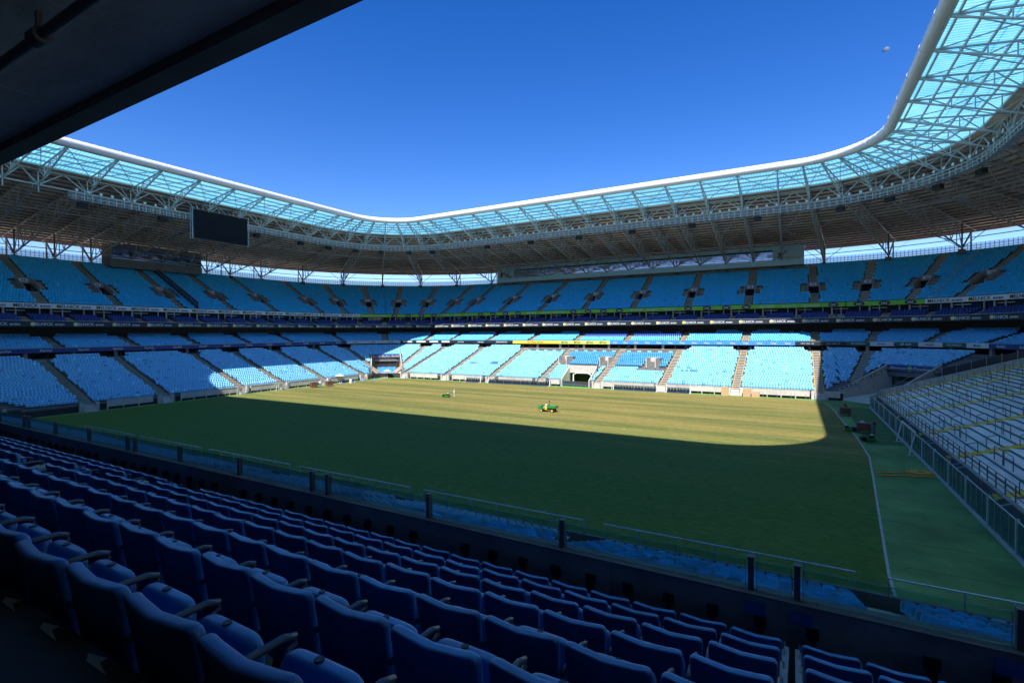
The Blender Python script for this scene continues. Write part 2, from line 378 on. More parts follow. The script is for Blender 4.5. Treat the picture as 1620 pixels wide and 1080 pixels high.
def lower_z(d): return 1.3+0.358*(d+2)
LROWS, LD, LZ0, LRZ = 24, 0.85, 1.3, 0.304
MROWS, MD0, MZ0, MRZ = 10, 19.4, 10.0, 0.26
BROWS, BD0, BZ0, BRZ = 5, 23.1, 15.2, 0.30
UROWS, UD0, UDD, UZ0, URZ = 28, 26.4, 0.82, 19.1, 0.413
FARX = (50.4, 36.0, 21.6, 7.2, -7.2, -21.6, -36.0, -50.4)
U_AISLES = [-18.0, -11.3, -4.6] + [ST.far(x) for x in FARX] + [111.3, 118, 124.7, 131.3, 138, 144.7] + [ST.left(y) for y in (28.1, 15.3, 2.2, -11, -24, -36.5)]
M_AISLES = [-40.0, -27, -16.5, -6.5] + [ST.far(x) for x in FARX] + [114, 128, 142] + [ST.left(y) for y in (28, 15, 2, -11, -24, -36.5)]
L_AISLES = [ST.far(x) for x in FARX] + [ST.left(y) for y in (34.0, 20.8, 9.0, -0.8, -15.9, -27.7)]
B_AISLES = [a+o for a in U_AISLES for o in (-3.4, 3.4)]

def diag_lateral(x, y):
    """distance from the nearest far corner's diagonal, and which corner"""
    if x < -44 and y > 30: q = (x+54, y-40); return abs(q[0]+q[1])/math.sqrt(2), 'NW'
    if x > 44 and y > 30: q = (x-54, y-40); return abs(q[0]-q[1])/math.sqrt(2), 'NE'
    if x < -44 and y < -28: q = (x+54, y+38.5); return abs(q[0]-q[1])/math.sqrt(2), 'SW'
    return 99, ''
TUN_W, TUN_D = 4.3, 10.2
PT = (-1.9, 5.3)                        # player tunnel, x range on the far side
def lower_skip(i, d, x, y):
    lat, c = diag_lateral(x, y)
    if c and lat < TUN_W and d < TUN_D: return True
    if c == 'NE' and d < TUN_D and x > 54 and y < x-14+0: return True
    if y > 42 and PT[0] < x < PT[1] and d < 5.4: return True
    if x > 56 and y < 38.0: return True
    return False

# ================================================================= ground and pitch
g = MB(); g.face([(-3000, -3000, -0.02), (3000, -3000, -0.02), (3000, 3000, -0.02), (-3000, 3000, -0.02)])
tag(obj("ground", g, "ground"), kind="structure")
g = MB(); g.face([(-58.2, -43.2, 0), (58.6, -43.2, 0), (58.6, 43.2, 0), (-58.2, 43.2, 0)])
tag(obj("turf_apron", g, "turf_band"), kind="structure")
ge = [(50.4, -40), (50.6, -33.5), (51.4, -23.3), (52.3, -12), (52.9, -3.9), (52.8, 6.8), (52.3, 16), (52.0, 24), (51.6, 33), (50.8, 38.5), (48.5, 41.0)]
g = MB(); pts = ge+[(-49.5, 41.0), (-54, 38), (-55.6, 30), (-55.6, -40)]
g.face([(x, y, 0.004) for x, y in pts]); tag(obj("pitch_grass", g, "grass_pitch"), kind="structure")
g = MB()
for (a, b) in zip(ge[:-1], ge[1:]): g.face([(a[0]-.02, a[1], .010), (a[0]+.12, a[1], .010), (b[0]+.12, b[1], .010), (b[0]-.02, b[1], .010)])
tag(obj("edge_line", g, "line_white"), kind="structure")
mat("turf_seam", (0.05, 0.10, 0.035), 0.9, var=0.4, scale=1.5)
for yy in (-40, -36, -32, -28, -24.2, -20, -16, -12.2, -8, -4): 
    g = MB(); g.face([(51.6, yy, .006), (57.1, yy+.1, .006), (57.1, yy+.16, .006), (51.6, yy+.06, .006)]); tag(obj("turf_seam", g, "turf_seam"), kind="structure")
mat("wet_turf", (0.125, 0.225, 0.062), 0.8, var=0.45, scale=0.22)
rs = random.Random(3)
for (cx_, cy_, rx_, ry_) in ((53.2, -7.5, .45, 2.6),):
    g = MB(); g.face([(cx_+rx_*math.cos(a_)*(1+.22*math.sin(3*a_+cx_)+rs.uniform(-.05, .05)), cy_+ry_*math.sin(a_)*(1+.15*math.cos(2*a_+cy_)+rs.uniform(-.05, .05)), .0045) for a_ in [2*math.pi*k/40 for k in range(40)]]); tag(obj("wet_patch", g, "wet_turf"), kind="structure")
g = MB(); g.face([(53.4, 2.6, .008), (57.0, 3.6, .008), (57.0, 34, .008), (53.9, 34, .008)]); tag(obj("turf_mat", g, "turf_mat"), kind="structure")

# ================================================================= stands
def terrace_mesh(ring, rows, d0, dd, z0, rz, t0, t1, skip=None, step_s=0.6, step_c=0.35, top=None):
    mb = MB(); ts = ring.samples(t0, t1, step_s if skip else 7.2, step_c if skip else 1.6)
    for i in range(rows):
        d = d0+dd*i; z = z0+rz*i; zp = z-rz if i else z-0.35
        run = None
        def flush(a, b):
            q0 = [ring.p3(t, d, 0) for t in (a, b)]
        segs = []; cur = []
        for k in range(len(ts)-1):
            tm = (ts[k]+ts[k+1])/2; x, y = ring.p3(tm, d+dd/2, 0)[:2]
            if skip and skip(i, d+dd/2, x, y, tm):
                if cur: segs.append(cur); cur = []
                continue
            if not cur: cur = [ts[k]]
            cur.append(ts[k+1])
        if cur: segs.append(cur)
        for sg in segs:
            # merge collinear straight samples
            keep = [sg[0]]
            for k in range(1, len(sg)-1):
                n0 = ring.pos(sg[k-1]+1e-4, 0)[2:4]; n1 = ring.pos(sg[k+1]-1e-4, 0)[2:4]
                if abs(n0[0]-n1[0])+abs(n0[1]-n1[1]) > 1e-6: keep.append(sg[k])
            keep.append(sg[-1])
            for a, b in zip(keep[:-1], keep[1:]):
                A0 = ring.pos(a, d); B0 = ring.pos(b, d); A1 = ring.pos(a, d+dd); B1 = ring.pos(b, d+dd)
                mb.face([(B0[0], B0[1], z), (A0[0], A0[1], z), (A1[0], A1[1], z), (B1[0], B1[1], z)], 0)
                mb.face([(B0[0], B0[1], zp), (A0[0], A0[1], zp), (A0[0], A0[1], z), (B0[0], B0[1], z)], 1)
            for t in (keep[0], keep[-1]):          # closed ends
                p = ring.pos(t, d); q = ring.pos(t, d+dd)
                mb.face([(p[0], p[1], zp-0.3), (q[0], q[1], zp-0.3), (q[0], q[1], z), (p[0], p[1], z)], 1)
    return mb

def stair_mesh(ring, t, rows, d0, dd, z0, rz, hw, yellow=True):
    """steps up one aisle, two to each row, painted edges"""
    mb = MB(); q = ring.pos(t, 0); X = (q[3], -q[2]); N = (q[2], q[3])
    c = ring.pos(t, -5.4)
    def P(x, d, z):
        r = d+5.4; return (c[0]+N[0]*r+X[0]*x, c[1]+N[1]*r+X[1]*x, z)
    for i in rows:
        for h in (0, 1):
            da = d0+dd*i+h*dd/2; z = z0+rz*i+(h)*rz/2+0.02; db = da+dd/2; zl = z-rz/2-0.25
            for (xa, xb, mi, up) in ((-hw, hw, 0, 0),)+(((-hw, -hw+0.08, 1, .006), (hw-.08, hw, 1, .006)) if yellow else ()):
                mb.face([P(xa, da, z+up), P(xb, da, z+up), P(xb, db, z+up), P(xa, db, z+up)], mi)
                mb.face([P(xa, da-up, zl), P(xb, da-up, zl), P(xb, da-up, z+up), P(xa, da-up, z+up)], mi)
            for x in (-hw, hw): mb.face([P(x, da, zl), P(x, db, zl), P(x, db, z), P(x, da, z)], 0)
    return mb

# ---- seat mass (the seats past the nearest ones)
def base_seat():
    v = []; f = []
    # backrest, six-sided outline, front and back
    out = [(-.225, .38), (-.238, .72), (-.18, .855), (.18, .855), (.238, .72), (.225, .38)]
    def yb(z): return .15+.16*(z-.40)
    for th in (0, .045):
        for x, z in out: v.append((x, yb(z)+th-0.35*(x*x-.02), z))
    f.append((0, 5, 4, 3, 2, 1)); f.append((6, 7, 8, 9, 10, 11))
    for k in range(6): j = (k+1) % 6; f.append((k, k+6, j+6, j)[::-1])
    b = len(v)
    v += [(-.225, -.23, .41), (.225, -.23, .41), (.225, .17, .37), (-.225, .17, .37), (-.195, -.21, .33), (.195, -.21, .33), (.195, .16, .33), (-.195, .16, .33)]
    for q in ((0, 1, 2, 3), (4, 5, 1, 0), (5, 6, 2, 1), (7, 4, 0, 3)): f.append(tuple(b+k for k in q))
    return np.array(v, np.float32), f
SEATV, SEATF = base_seat()
class SeatMass:
    def __init__(s): s.p = []
    def add(s, x, y, z, rz, tint): s.p.append((x, y, z, rz, *tint))
    def build(s, name, matn):
        P = np.array(s.p, np.float32); n = len(P); nv = len(SEATV)
        c = np.cos(P[:, 3])[:, None]; q = np.sin(P[:, 3])[:, None]
        X = SEATV[None, :, 0]*c-SEATV[None, :, 1]*q+P[:, 0:1]; Y = SEATV[None, :, 0]*q+SEATV[None, :, 1]*c+P[:, 1:2]; Z = SEATV[None, :, 2]+P[:, 2:3]
        co = np.stack([X, Y, Z], -1).reshape(-1, 3)
        fl = [k for f in SEATF for k in f]; ln = [len(f) for f in SEATF]
        loops = (np.array(fl)[None, :]+(np.arange(n)*nv)[:, None]).ravel().astype(np.int32)
        tot = np.tile(np.array(ln, np.int32), n); st = np.concatenate([[0], np.cumsum(tot)[:-1]]).astype(np.int32)
        me = bpy.data.meshes.new(name); me.vertices.add(len(co)); me.loops.add(len(loops)); me.polygons.add(len(tot))
        me.vertices.foreach_set("co", co.ravel()); me.loops.foreach_set("vertex_index", loops)
        me.polygons.foreach_set("loop_start", st); me.polygons.foreach_set("loop_total", tot)
        me.update(calc_edges=True)
        a = me.attributes.new("tint", 'FLOAT_COLOR', 'POINT')
        colr = np.concatenate([np.repeat(P[:, 4:7], nv, 0), np.ones((n*nv, 1), np.float32)], 1); a.data.foreach_set("color", colr.ravel().astype(np.float32))
        me.materials.append(MATS[matn]); o = link(name, me); return o
def tint(base, v=0.12, odd=0.05):
    k = 1+rnd.uniform(-v, v)*.6; c = [b*k for b in base]
    u = rnd.random()
    if u < odd: c = [b*.62 for b in c]
    elif u < odd*2: c = [min(1, b*1.25+.06) for b in c]
    return c
SEAT_LOW = (0.23, 0.60, 0.88); SEAT_UP = (0.012, 0.52, 0.86); SEAT_MID = (0.09, 0.47, 0.80); SEAT_VIP = (0.04, 0.30, 0.56); SEAT_DARK = (0.008, 0.035, 0.22)
mass = SeatMass(); mass_dark = SeatMass()
def row_ts(ring, d, t0, t1, sp=0.5):
    t = t0; o = []
    while t < t1:
        o.append(t); t += sp/max(.15, ring.pos(t, d)[4])
    return o

# ---- lower stand, far and left
low = root("lower_stand", "lower stand of blue seats around the far side and left end, pale concrete steps", "grandstand", (-57, 42, 0))
def lskip(i, d, x, y, t): return lower_skip(i, d, x, y)
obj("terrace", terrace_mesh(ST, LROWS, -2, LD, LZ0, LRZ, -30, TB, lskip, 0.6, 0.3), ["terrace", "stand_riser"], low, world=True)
for t in L_AISLES:
    obj("aisle_stairs", stair_mesh(ST, t, range(0, 23), -2, LD, LZ0, LRZ, 0.72), ["stair", "yellow_paint"], low, world=True)
for t, rr in ((-6.6, range(6, 24)), (113.2, range(1, 24)), (142.6, range(1, 24))):
    obj("aisle_stairs", stair_mesh(ST, t, rr, -2, LD, LZ0, LRZ, 0.72), ["stair", "yellow_paint"], low, world=True)
LA_ALL = L_AISLES+[-6.6, 113.2, 142.6]
PLAT = [(-21.6, -7.2), (-7.2, 7.2), (7.2, 21.6)]           # far sections that end in a platform instead of top rows
def near_aisle(t, d, aisles, hw):
    s = ST.pos(t, d)[4]
    return any(abs(t-a)*s < hw for a in aisles)
for i in range(LROWS):
    d = -2+LD*i+0.42; z = LZ0+LRZ*i
    for t in row_ts(ST, d, -26, TB):
        x, y, nx, ny, s = ST.pos(t, d)
        if lower_skip(i, d, x, y) or lower_skip(i, d-.3, x-.3*nx, y-.3*ny) or near_aisle(t, d, LA_ALL, 0.98): continue
        lat, c = diag_lateral(x, y)
        if c == 'NE' and (x > 54 and t < -26): continue
        if c and lat < TUN_W+.55 and d < TUN_D+.3: continue
        far = y > 42 and abs(x) < 54
        base = SEAT_LOW
        if far and any(a < x < b for a, b in PLAT) and i >= 19: continue
        if far and -6 < x < 21 and i in (9,): continue
        if far and 14.4 < x < 21 and 7 <= i <= 9: continue
        if far and (-7.0 < x < 21) and i >= 10:
            base = SEAT_VIP
            if any(abs(x-a) < 1.9 for a in (-5.4, 5.6, 17.0)) and i < 15: continue
        if i >= 22 and near_aisle(t, d, LA_ALL, 2.3): continue
        if i >= 21 and near_aisle(t, d, LA_ALL, 1.5): continue
        tn = tint(base, 0.10, 0.03)
        if far and ((-33 < x < -31.2 and i == 8) or (-26.5 < x < -24.2 and i in (8, 9))): tn = [0.04, 0.16, 0.5]
        if far and (23.2 < x < 28) and i in (9, 7) and rnd.random() < .4: tn = [0.05, 0.22, 0.42]
        mass.add(x, y, z, math.atan2(ny, nx)-math.pi/2+rnd.uniform(-.03, .03), tn)
# fence of the executive block and its small stairwells
for x0, x1 in ((-3.4, 3.6), (7.6, 15.0)):
    vip = MB()
    zz = LZ0+LRZ*10; yy = 43.4+LD*10-.2
    vip.bar((x0, yy, zz+.95), (x1, yy, zz+.95), .05)
    x = x0
    while x <= x1+.01: vip.bar((x, yy, zz-.3), (x, yy, zz+.95), .05); x += .82
    obj("block_rail", vip, "galvanised", low, world=True)
for xc in (-5.4, 5.6, 17.0):
    s = MB(); zz = LZ0+LRZ*9; y0 = 43.4+LD*10; y1 = y0+LD*5
    s.box(xc-1.15, xc-.95, y0, y1, zz, zz+LRZ*6+.75); s.box(xc+.95, xc+1.15, y0, y1, zz, zz+LRZ*6+.75)
    s.box(xc-.95, xc+.95, y1-.2, y1, zz+1.45, zz+LRZ*6+.75)
    st = obj("stairwell", s, "concrete_pale", low, world=True)
    s = MB(); s.box(xc-.55, xc+.55, y1-.26, y1-.21, zz+.2, zz+1.4); obj("doorway", s, "interior", st, world=False).matrix_parent_inverse = Matrix.Translation((0, 0, 0))
# pitch-side wall, one panel after another, on short legs
wall = root("perimeter_wall", "pale concrete pitch-side wall below the front row of the far stand and left end", "wall", (-57, 43, 0))
def wall_run(t0, t1, L=2.4):
    n = max(1, int(round((t1-t0)/L)))
    for k in range(n):
        a = t0+(t1-t0)*k/n; b = t0+(t1-t0)*(k+1)/n; tm = (a+b)/2
        if any(abs(tm-q) < 1.5 for q in L_AISLES): continue
        x, y, nx, ny, s = ST.pos(tm, -2.55); hw = (b-a)*s/2-.012
        m = MB(); m.box(-hw, hw, 0, .18, .48, 1.52); m.box(-hw, hw, -.05, .24, 1.52, 1.62)
        m.box(-hw, -hw+.16, .02, .2, 0, .48)
        o = obj("wall_panel", m, "concrete_pale", wall, auto=None); o.location = (x+57, y-43, 0); o.rotation_euler = (0, 0, math.atan2(ny, nx)-math.pi/2)
wall_run(ST.far(53.6), ST.far(PT[1]+.3)); wall_run(ST.far(PT[0]-.3), ST.far(-50.6)); wall_run(ST.left(36.6), ST.left(-30))
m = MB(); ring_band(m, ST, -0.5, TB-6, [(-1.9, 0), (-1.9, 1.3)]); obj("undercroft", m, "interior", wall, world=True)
for t in L_AISLES:                                   # gate with a few steps at each aisle foot
    x, y, nx, ny, s = ST.pos(t, -2.6); rz = math.atan2(ny, nx)-math.pi/2
    gt = MB(); gt.box(-1.35, -.85, -.05, .5, 0, 1.55); gt.box(.85, 1.35, -.05, .5, 0, 1.55)
    for k in range(4): gt.box(-.85, .85, -.5+.3*k, .7, .3*k, .3*k+.3)
    gate = obj("gate_pier", gt, "concrete_pale", wall); gate.location = (x+57, y-43, 0); gate.rotation_euler = (0, 0, rz)
    gt = MB()
    for xx in (-.8, .8):
        gt.bar((xx, -.35, 0), (xx, -.35, 1.3), .05); gt.bar((xx, .5, 1.0), (xx, .5, 2.2), .05); gt.bar((xx, -.35, 1.3), (xx, .5, 2.2), .05)
    obj("handrail", gt, "galvanised", gate)
rail = MB()
for a, b in ((ST.far(53), ST.far(8)), (ST.far(-3), ST.far(-49)), (ST.left(36), ST.left(-29))):
    t = a
    while t < b:
        p = ST.p3(t, -2.75, 0); rail.bar(p, (p[0], p[1], 1.05), .045); t += 2.4
obj("rail_post", rail, "steel_grey", wall, world=True)
# concourse behind the top of the lower stand
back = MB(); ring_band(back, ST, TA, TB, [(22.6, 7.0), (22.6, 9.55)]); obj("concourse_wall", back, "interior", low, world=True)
deck = MB(); ring_band(deck, ST, TA, TB, [(18.3, LZ0+LRZ*23), (22.6, LZ0+LRZ*23)]); obj("concourse_floor", deck, "concrete", low, world=True)
t = TA
while t < TB:
    x, y, nx, ny, s = ST.pos(t, 20.2)
    c = MB(); c.box(-.28, .28, -.28, .28, 8.0, 9.6); o = obj("column", c, "concrete", low); o.location = (x+57, y-42, 0); o.rotation_euler = (0, 0, math.atan2(ny, nx)-math.pi/2)
    t += 7.2/max(.3, s)
# railed platforms with spare seats
for (a, b) in PLAT+[(36.2, 50.2)][:0]:
    p = MB(); z = LZ0+LRZ*19; y0 = 43.4+LD*19
    p.box(a+.8, b-.8, y0, y0+4, z-.2, z+.06); pl = obj("platform", p, "concrete_pale", low, world=True)
    p = MB()
    for zz in (.5, .95): p.bar((a+1.2, y0+.15, z+zz), (b-1.2, y0+.15, z+zz), .05)
    x = a+1.2
    while x <= b-1.1: p.bar((x, y0+.15, z), (x, y0+.15, z+.95), .05); x += 1.7
    obj("platform_rail", p, "rail_dark", low, world=True)
    x = a+1.9
    while x < b-2:
        for dx in (0, .52): mass.add(x+dx, y0+.75, z+.06, rnd.uniform(-.05, .05), tint(SEAT_LOW, .08, 0))
        x += 2.6
for t in L_AISLES:                                   # guard rail at each stair head
    x, y, nx, ny, s = ST.pos(t, 17.6); z = LZ0+LRZ*22; rz = math.atan2(ny, nx)-math.pi/2
    p = MB()
    for xx in (-1.05, 1.05):
        p = MB(); p.path([(xx, -.6, z), (xx, -.6, z+.9), (xx*1.35, .7, z+1.15), (xx*1.35, .7, z)], .03, 5)
        o = obj("stair_rail", p, "rail_dark", low); o.location = (x+57, y-42, 0); o.rotation_euler = (0, 0, rz)

# ---- middle stand
mid = root("middle_stand", "middle stand of blue seats between the two advertising ribbons", "grandstand", (-75, 66, 10))
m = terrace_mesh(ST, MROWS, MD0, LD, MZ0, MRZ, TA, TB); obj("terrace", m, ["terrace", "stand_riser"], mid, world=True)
for t in M_AISLES: obj("aisle_stairs", stair_mesh(ST, t, range(0, 10), MD0, LD, MZ0, MRZ, 0.7), ["stair", "yellow_paint"], mid, world=True)
for i in range(MROWS):
    d = MD0+LD*i+.42; z = MZ0+MRZ*i
    for t in row_ts(ST, d, TA+1, TB-1):
        if near_aisle(t, d, M_AISLES, .98): continue
        if i >= 8 and (near_aisle(t, d, M_AISLES, 2.2)): continue
        x, y, nx, ny, s = ST.pos(t, d)
        far = y > 55 and abs(x) < 54
        sec = int((x+57.6)//14.4)
        if far and i >= 7 and sec in (2, 5, 7): continue
        dark = far and (-7 < x < 21.6) and i >= 4
        if dark: mass_dark.add(x, y, z, math.atan2(ny, nx)-math.pi/2, [c*rnd.uniform(.8, 1.2) for c in (0.012, 0.06, 0.34)])
        else: mass.add(x, y, z, math.atan2(ny, nx)-math.pi/2+rnd.uniform(-.03, .03), tint(SEAT_MID, .10, .02))
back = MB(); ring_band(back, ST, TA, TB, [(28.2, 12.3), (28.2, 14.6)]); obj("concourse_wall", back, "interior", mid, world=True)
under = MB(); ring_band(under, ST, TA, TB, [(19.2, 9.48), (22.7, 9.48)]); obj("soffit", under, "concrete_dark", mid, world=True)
for sx in (-28.8, 14.4, 43.2):
    p = MB(); z = MZ0+MRZ*7; y = 45.4+MD0+LD*7+.1
    for zz in (.55, 1.0): p.bar((sx-6, y, z+zz), (sx+6, y, z+zz), .045)
    for k in range(8): p.bar((sx-6+12*k/7, y, z), (sx-6+12*k/7, y, z+1.0), .045)
    obj("platform_rail", p, "rail_dark", mid, world=True)
    for k in range(5):
        if rnd.random() < .75:
            for dx in (0, .52): mass.add(sx-5+2.4*k+dx, y+.8, z, 0, tint(SEAT_MID, .08, 0))

# ---- box tier
box = root("box_tier", "shallow tier of dark navy seats and glazed boxes between upper ribbons", "grandstand", (-80, 70, 15))
obj("terrace", terrace_mesh(ST, BROWS, BD0, .8, BZ0, BRZ, TA, TB), ["terrace", "stand_riser"], box, world=True)
for t in B_AISLES: obj("aisle_stairs", stair_mesh(ST, t, range(0, 5), BD0, .8, BZ0, BRZ, 0.62), ["stair", "yellow_paint"], box, world=True)
for i in range(BROWS):
    d = BD0+.8*i+.4; z = BZ0+BRZ*i
    for t in row_ts(ST, d, TA+1, TB-1, .55):
        if near_aisle(t, d, B_AISLES, .85): continue
        x, y, nx, ny, s = ST.pos(t, d); mass_dark.add(x, y, z, math.atan2(ny, nx)-math.pi/2, [c*rnd.uniform(.75, 1.25) for c in SEAT_DARK])
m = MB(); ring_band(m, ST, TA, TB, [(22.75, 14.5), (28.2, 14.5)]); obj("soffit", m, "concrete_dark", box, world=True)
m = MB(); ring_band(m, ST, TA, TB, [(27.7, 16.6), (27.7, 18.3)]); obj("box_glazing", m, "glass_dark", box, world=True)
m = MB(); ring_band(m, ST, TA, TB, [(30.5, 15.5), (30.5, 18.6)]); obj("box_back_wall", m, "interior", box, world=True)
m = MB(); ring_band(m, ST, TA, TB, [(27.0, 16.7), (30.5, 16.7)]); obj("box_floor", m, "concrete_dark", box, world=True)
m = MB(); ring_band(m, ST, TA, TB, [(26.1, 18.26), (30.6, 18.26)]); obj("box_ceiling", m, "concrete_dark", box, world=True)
t = TA+1.0
while t < TB-1:
    x, y, nx, ny, s = ST.pos(t, 27.2)
    for k, (dx, wd) in enumerate(((-1.8, .16), (1.8, .16), (0, .34))):
        c = MB(); c.box(dx-wd/2, dx+wd/2, -.12, .12, 16.2, 18.3)
        o = obj("box_column", c, "concrete_pale" if k == 2 else "steel_white", box); o.location = (x+80, y-70, -15); o.rotation_euler = (0, 0, math.atan2(ny, nx)-math.pi/2)
    c = MB(); c.box(.4, 3.2, -.05, .06, 17.72, 17.9); o = obj("box_beam", c, "concrete_pale", box); o.location = (x+80, y-70, -15); o.rotation_euler = (0, 0, math.atan2(ny, nx)-math.pi/2)
    t += 7.2/max(.3, s)

# ---- upper stand
up = root("upper_stand", "tall upper stand of blue seats with grey entrance stairs under the roof", "grandstand", (-85, 75, 19))
V0, V1, VW = 7, 13, 1.15               # rows an entrance takes up, half width
def uskip(i, d, x, y, t): return V0 <= i < V1 and near_aisle(t, d, U_AISLES, VW)
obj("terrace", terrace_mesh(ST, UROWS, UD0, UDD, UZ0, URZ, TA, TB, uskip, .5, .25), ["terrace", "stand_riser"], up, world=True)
for t in U_AISLES:
    q = ST.pos(t, 0); c = ST.pos(t, -5.4); rz = math.atan2(q[3], q[2])-math.pi/2
    obj("aisle_stairs", stair_mesh(ST, t, range(0, V0), UD0, UDD, UZ0, URZ, .78), ["stair", "yellow_paint"], up, world=True)
    obj("aisle_stairs", stair_mesh(ST, t, range(V1, UROWS), UD0, UDD, UZ0, URZ, .78), ["stair", "yellow_paint"], up, world=True)
    for sg in (-1, 1):
        m = MB()
        for i in range(V0, V1):
            for h in (0, 1):
                da = UD0+UDD*i+h*UDD/2; z = UZ0+URZ*i+h*URZ/2+.02
                xa, xb = sorted((sg*(VW+.22), sg*(VW+1.35))); m.box(xa, xb, da, da+UDD/2, z-.5, z)
                m.box(*sorted((sg*(VW+1.23), sg*(VW+1.36))), da-.006, da+UDD/2, z-.3, z+.006, 1)
        o = obj("side_stairs", m, ["stair", "yellow_paint"], up); o.location = (c[0]+q[2]*5.4+85, c[1]+q[3]*5.4-75, -19); o.rotation_euler = (0, 0, rz)
    m = MB(); zf = UZ0+URZ*V0; da, db = UD0+UDD*V0, UD0+UDD*V1
    for sg in (-1, 1):
        a, b = sorted((sg*VW, sg*(VW+.2)))
        m.box(a, b, da, db, zf-.3, zf+.9+0.0); 
        m.face([(a, da, zf+.9), (b, da, zf+.9), (b, db, UZ0+URZ*V1+.75), (a, db, UZ0+URZ*V1+.75)]); m.face([(a, db, zf+.9), (a, db, UZ0+URZ*V1+.75), (a, da, zf+.9)]); m.face([(b, db, zf+.9), (b, da, zf+.9), (b, db, UZ0+URZ*V1+.75)])
        m.face([(a, db, zf), (b, db, zf), (b, db, UZ0+URZ*V1+.75), (a, db, UZ0+URZ*V1+.75)])
    m.box(-VW, VW, da, db+4, zf-.25, zf-.05); m.box(-VW-.2, VW+.2, db-.02, db+.2, UZ0+URZ*V1-.55, UZ0+URZ*V1+.62)
    vom = obj("entrance", m, "concrete", up); vom.location = (c[0]+q[2]*5.4+85, c[1]+q[3]*5.4-75, -19); vom.rotation_euler = (0, 0, rz)
    m = MB(); m.box(-VW, VW, db+1.5, db+1.6, zf-.1, zf+2.6); m.box(-VW-.05, -VW, db, db+1.6, zf, zf+2.6); m.box(VW, VW+.05, db, db+1.6, zf, zf+2.6); obj("passage", m, "interior", vom)
    m = MB(); m.box(-.72, .72, db-.1, db-.03, UZ0+URZ*V1-.18, UZ0+URZ*V1+.40); sg_ = obj("sign", m, "white_board", vom)
    m = MB(); m.box(-.30, -.06, db-.125, db-.10, UZ0+URZ*V1-.06, UZ0+URZ*V1+.28); m.box(.06, .30, db-.125, db-.10, UZ0+URZ*V1-.06, UZ0+URZ*V1+.28)
    m.box(.6, .7, db-.125, db-.1, UZ0+URZ*V1-.06, UZ0+URZ*V1+.2)
    o = link("pictogram", m.mesh("pictogram", ["ink_navy"]), sg_)
for i in range(UROWS):
    d = UD0+UDD*i+.40; z = UZ0+URZ*i
    for t in row_ts(ST, d, -30, TB-1):
        hw = 2.75 if V0 <= i < V1 else 1.02
        if near_aisle(t, d, U_AISLES, hw): continue
        x, y, nx, ny, s = ST.pos(t, d)
        if i >= 25 and -49.5 < x < 49 and y > 80: continue                     # under the glazed gallery
        if abs(t-ST.left(6.0)) < .45: continue
        mass.add(x, y, z, math.atan2(ny, nx)-math.pi/2+rnd.uniform(-.03, .03), tint(SEAT_UP, .12, .012))
m = MB(); ring_band(m, ST, TA-60, TB+160, [(49.5, 0), (49.5, 31.2)], 0, 7.2, 3); obj("outer_wall", m, "concrete", up, world=True)  # unseen ring added to keep low light from leaking under the tiers
m = MB(); ring_band(m, ST, TA, TB, [(UD0+UDD*UROWS-.05, UZ0+URZ*27), (52.5, UZ0+URZ*27)], 0, 7.2, 3); obj("rear_walkway", m, "concrete", up, world=True)
# rear railing
rl = MB(); ts = row_ts(ST, 50.9, -30, TB, 0.8)
for t in ts:
    p = ST.p3(t, 50.9, 0); rl.bar((p[0], p[1], 30.2), (p[0], p[1], 32.9), .09)
obj("railing_posts", rl, "rail_dark", up, world=True)
rl = MB()
for z in (31.7, 32.3, 32.9): rl.path([ST.p3(t, 50.9, z) for t in ST.samples(-30, TB, 7.2, 1.6)], .05, 4)
obj("railing", rl, "rail_dark", up, world=True)

m = MB(); ring_band(m, ST, -30, TB, [(50.88, 30.3), (50.88, 32.75)]); obj("railing_mesh", m, "glass_rail", up, world=True)
# ---- advertising ribbons
def board(parent, t, d, z0, z1, wd, matn, txt=None, ink="ink_white", hfrac=.55, wfrac=.86, shear=0.0, emblem=None, bold=0.012, oval=None):
    x, y, nx, ny, s = ST.pos(t, d); L = parent.location
    m = MB(); m.box(-wd/2+.01, wd/2-.01, 0, .22, z0, z1); o = obj("panel", m, matn, parent)
    o.location = (x-L.x, y-L.y, -L.z); o.rotation_euler = (0, 0, math.atan2(ny, nx)-math.pi/2)
    zc = (z0+z1)/2; h = z1-z0
    if oval:
        n = 20; e = MB(); e.face([(oval*math.cos(2*math.pi*k/n), -.02, zc+h*.5*math.sin(2*math.pi*k/n)*1.04) for k in range(n)][::-1]); e2 = link("emblem", e.mesh("emblem", ["ink_black"]), o)
    if txt:
        me = text_mesh(txt, h*hfrac, wd*wfrac, ink, shear, bold); link("lettering", me, o, (0, -.035, zc))
        if emblem:
            tw = max(v.co.x for v in me.vertices); n = 14; r = h*.36
            e = MB(); e.face([(-tw+r*.55+r*math.cos(2*math.pi*k/n), -.015, zc+r*math.sin(2*math.pi*k/n)) for k in range(n)][::-1]); link("emblem", e.mesh("emblem", [emblem]), o)
    return o
def ribbon(name, label, d, z0, z1, t0, t1, plen, fn):
    r = root(name, label, "advertising board", ST.p3((t0+t1)/2, d, z0)); 
    # step along by arc length
    total = 0; tt = t0
    while tt < t1: total += ST.pos(tt, d)[4]*.1; tt += .1
    n = max(1, int(round(total/plen))); tgt = total/n; tt = t0; acc = 0; a = t0; k = 0
    while tt < t1+1e-6 and k < n:
        acc += ST.pos(tt, d)[4]*.1; tt += .1
        if acc >= tgt*(k+1)-1e-6 or tt >= t1:
            A = ST.pos(a, d); B = ST.pos(min(tt, t1), d); wd = math.hypot(A[0]-B[0], A[1]-B[1]); fn(r, k, (a+min(tt, t1))/2, wd); a = tt; k += 1
    return r
Z3 = (18.28, 19.26); Z2 = (14.52, 15.6); Z1 = (9.5, 10.36)
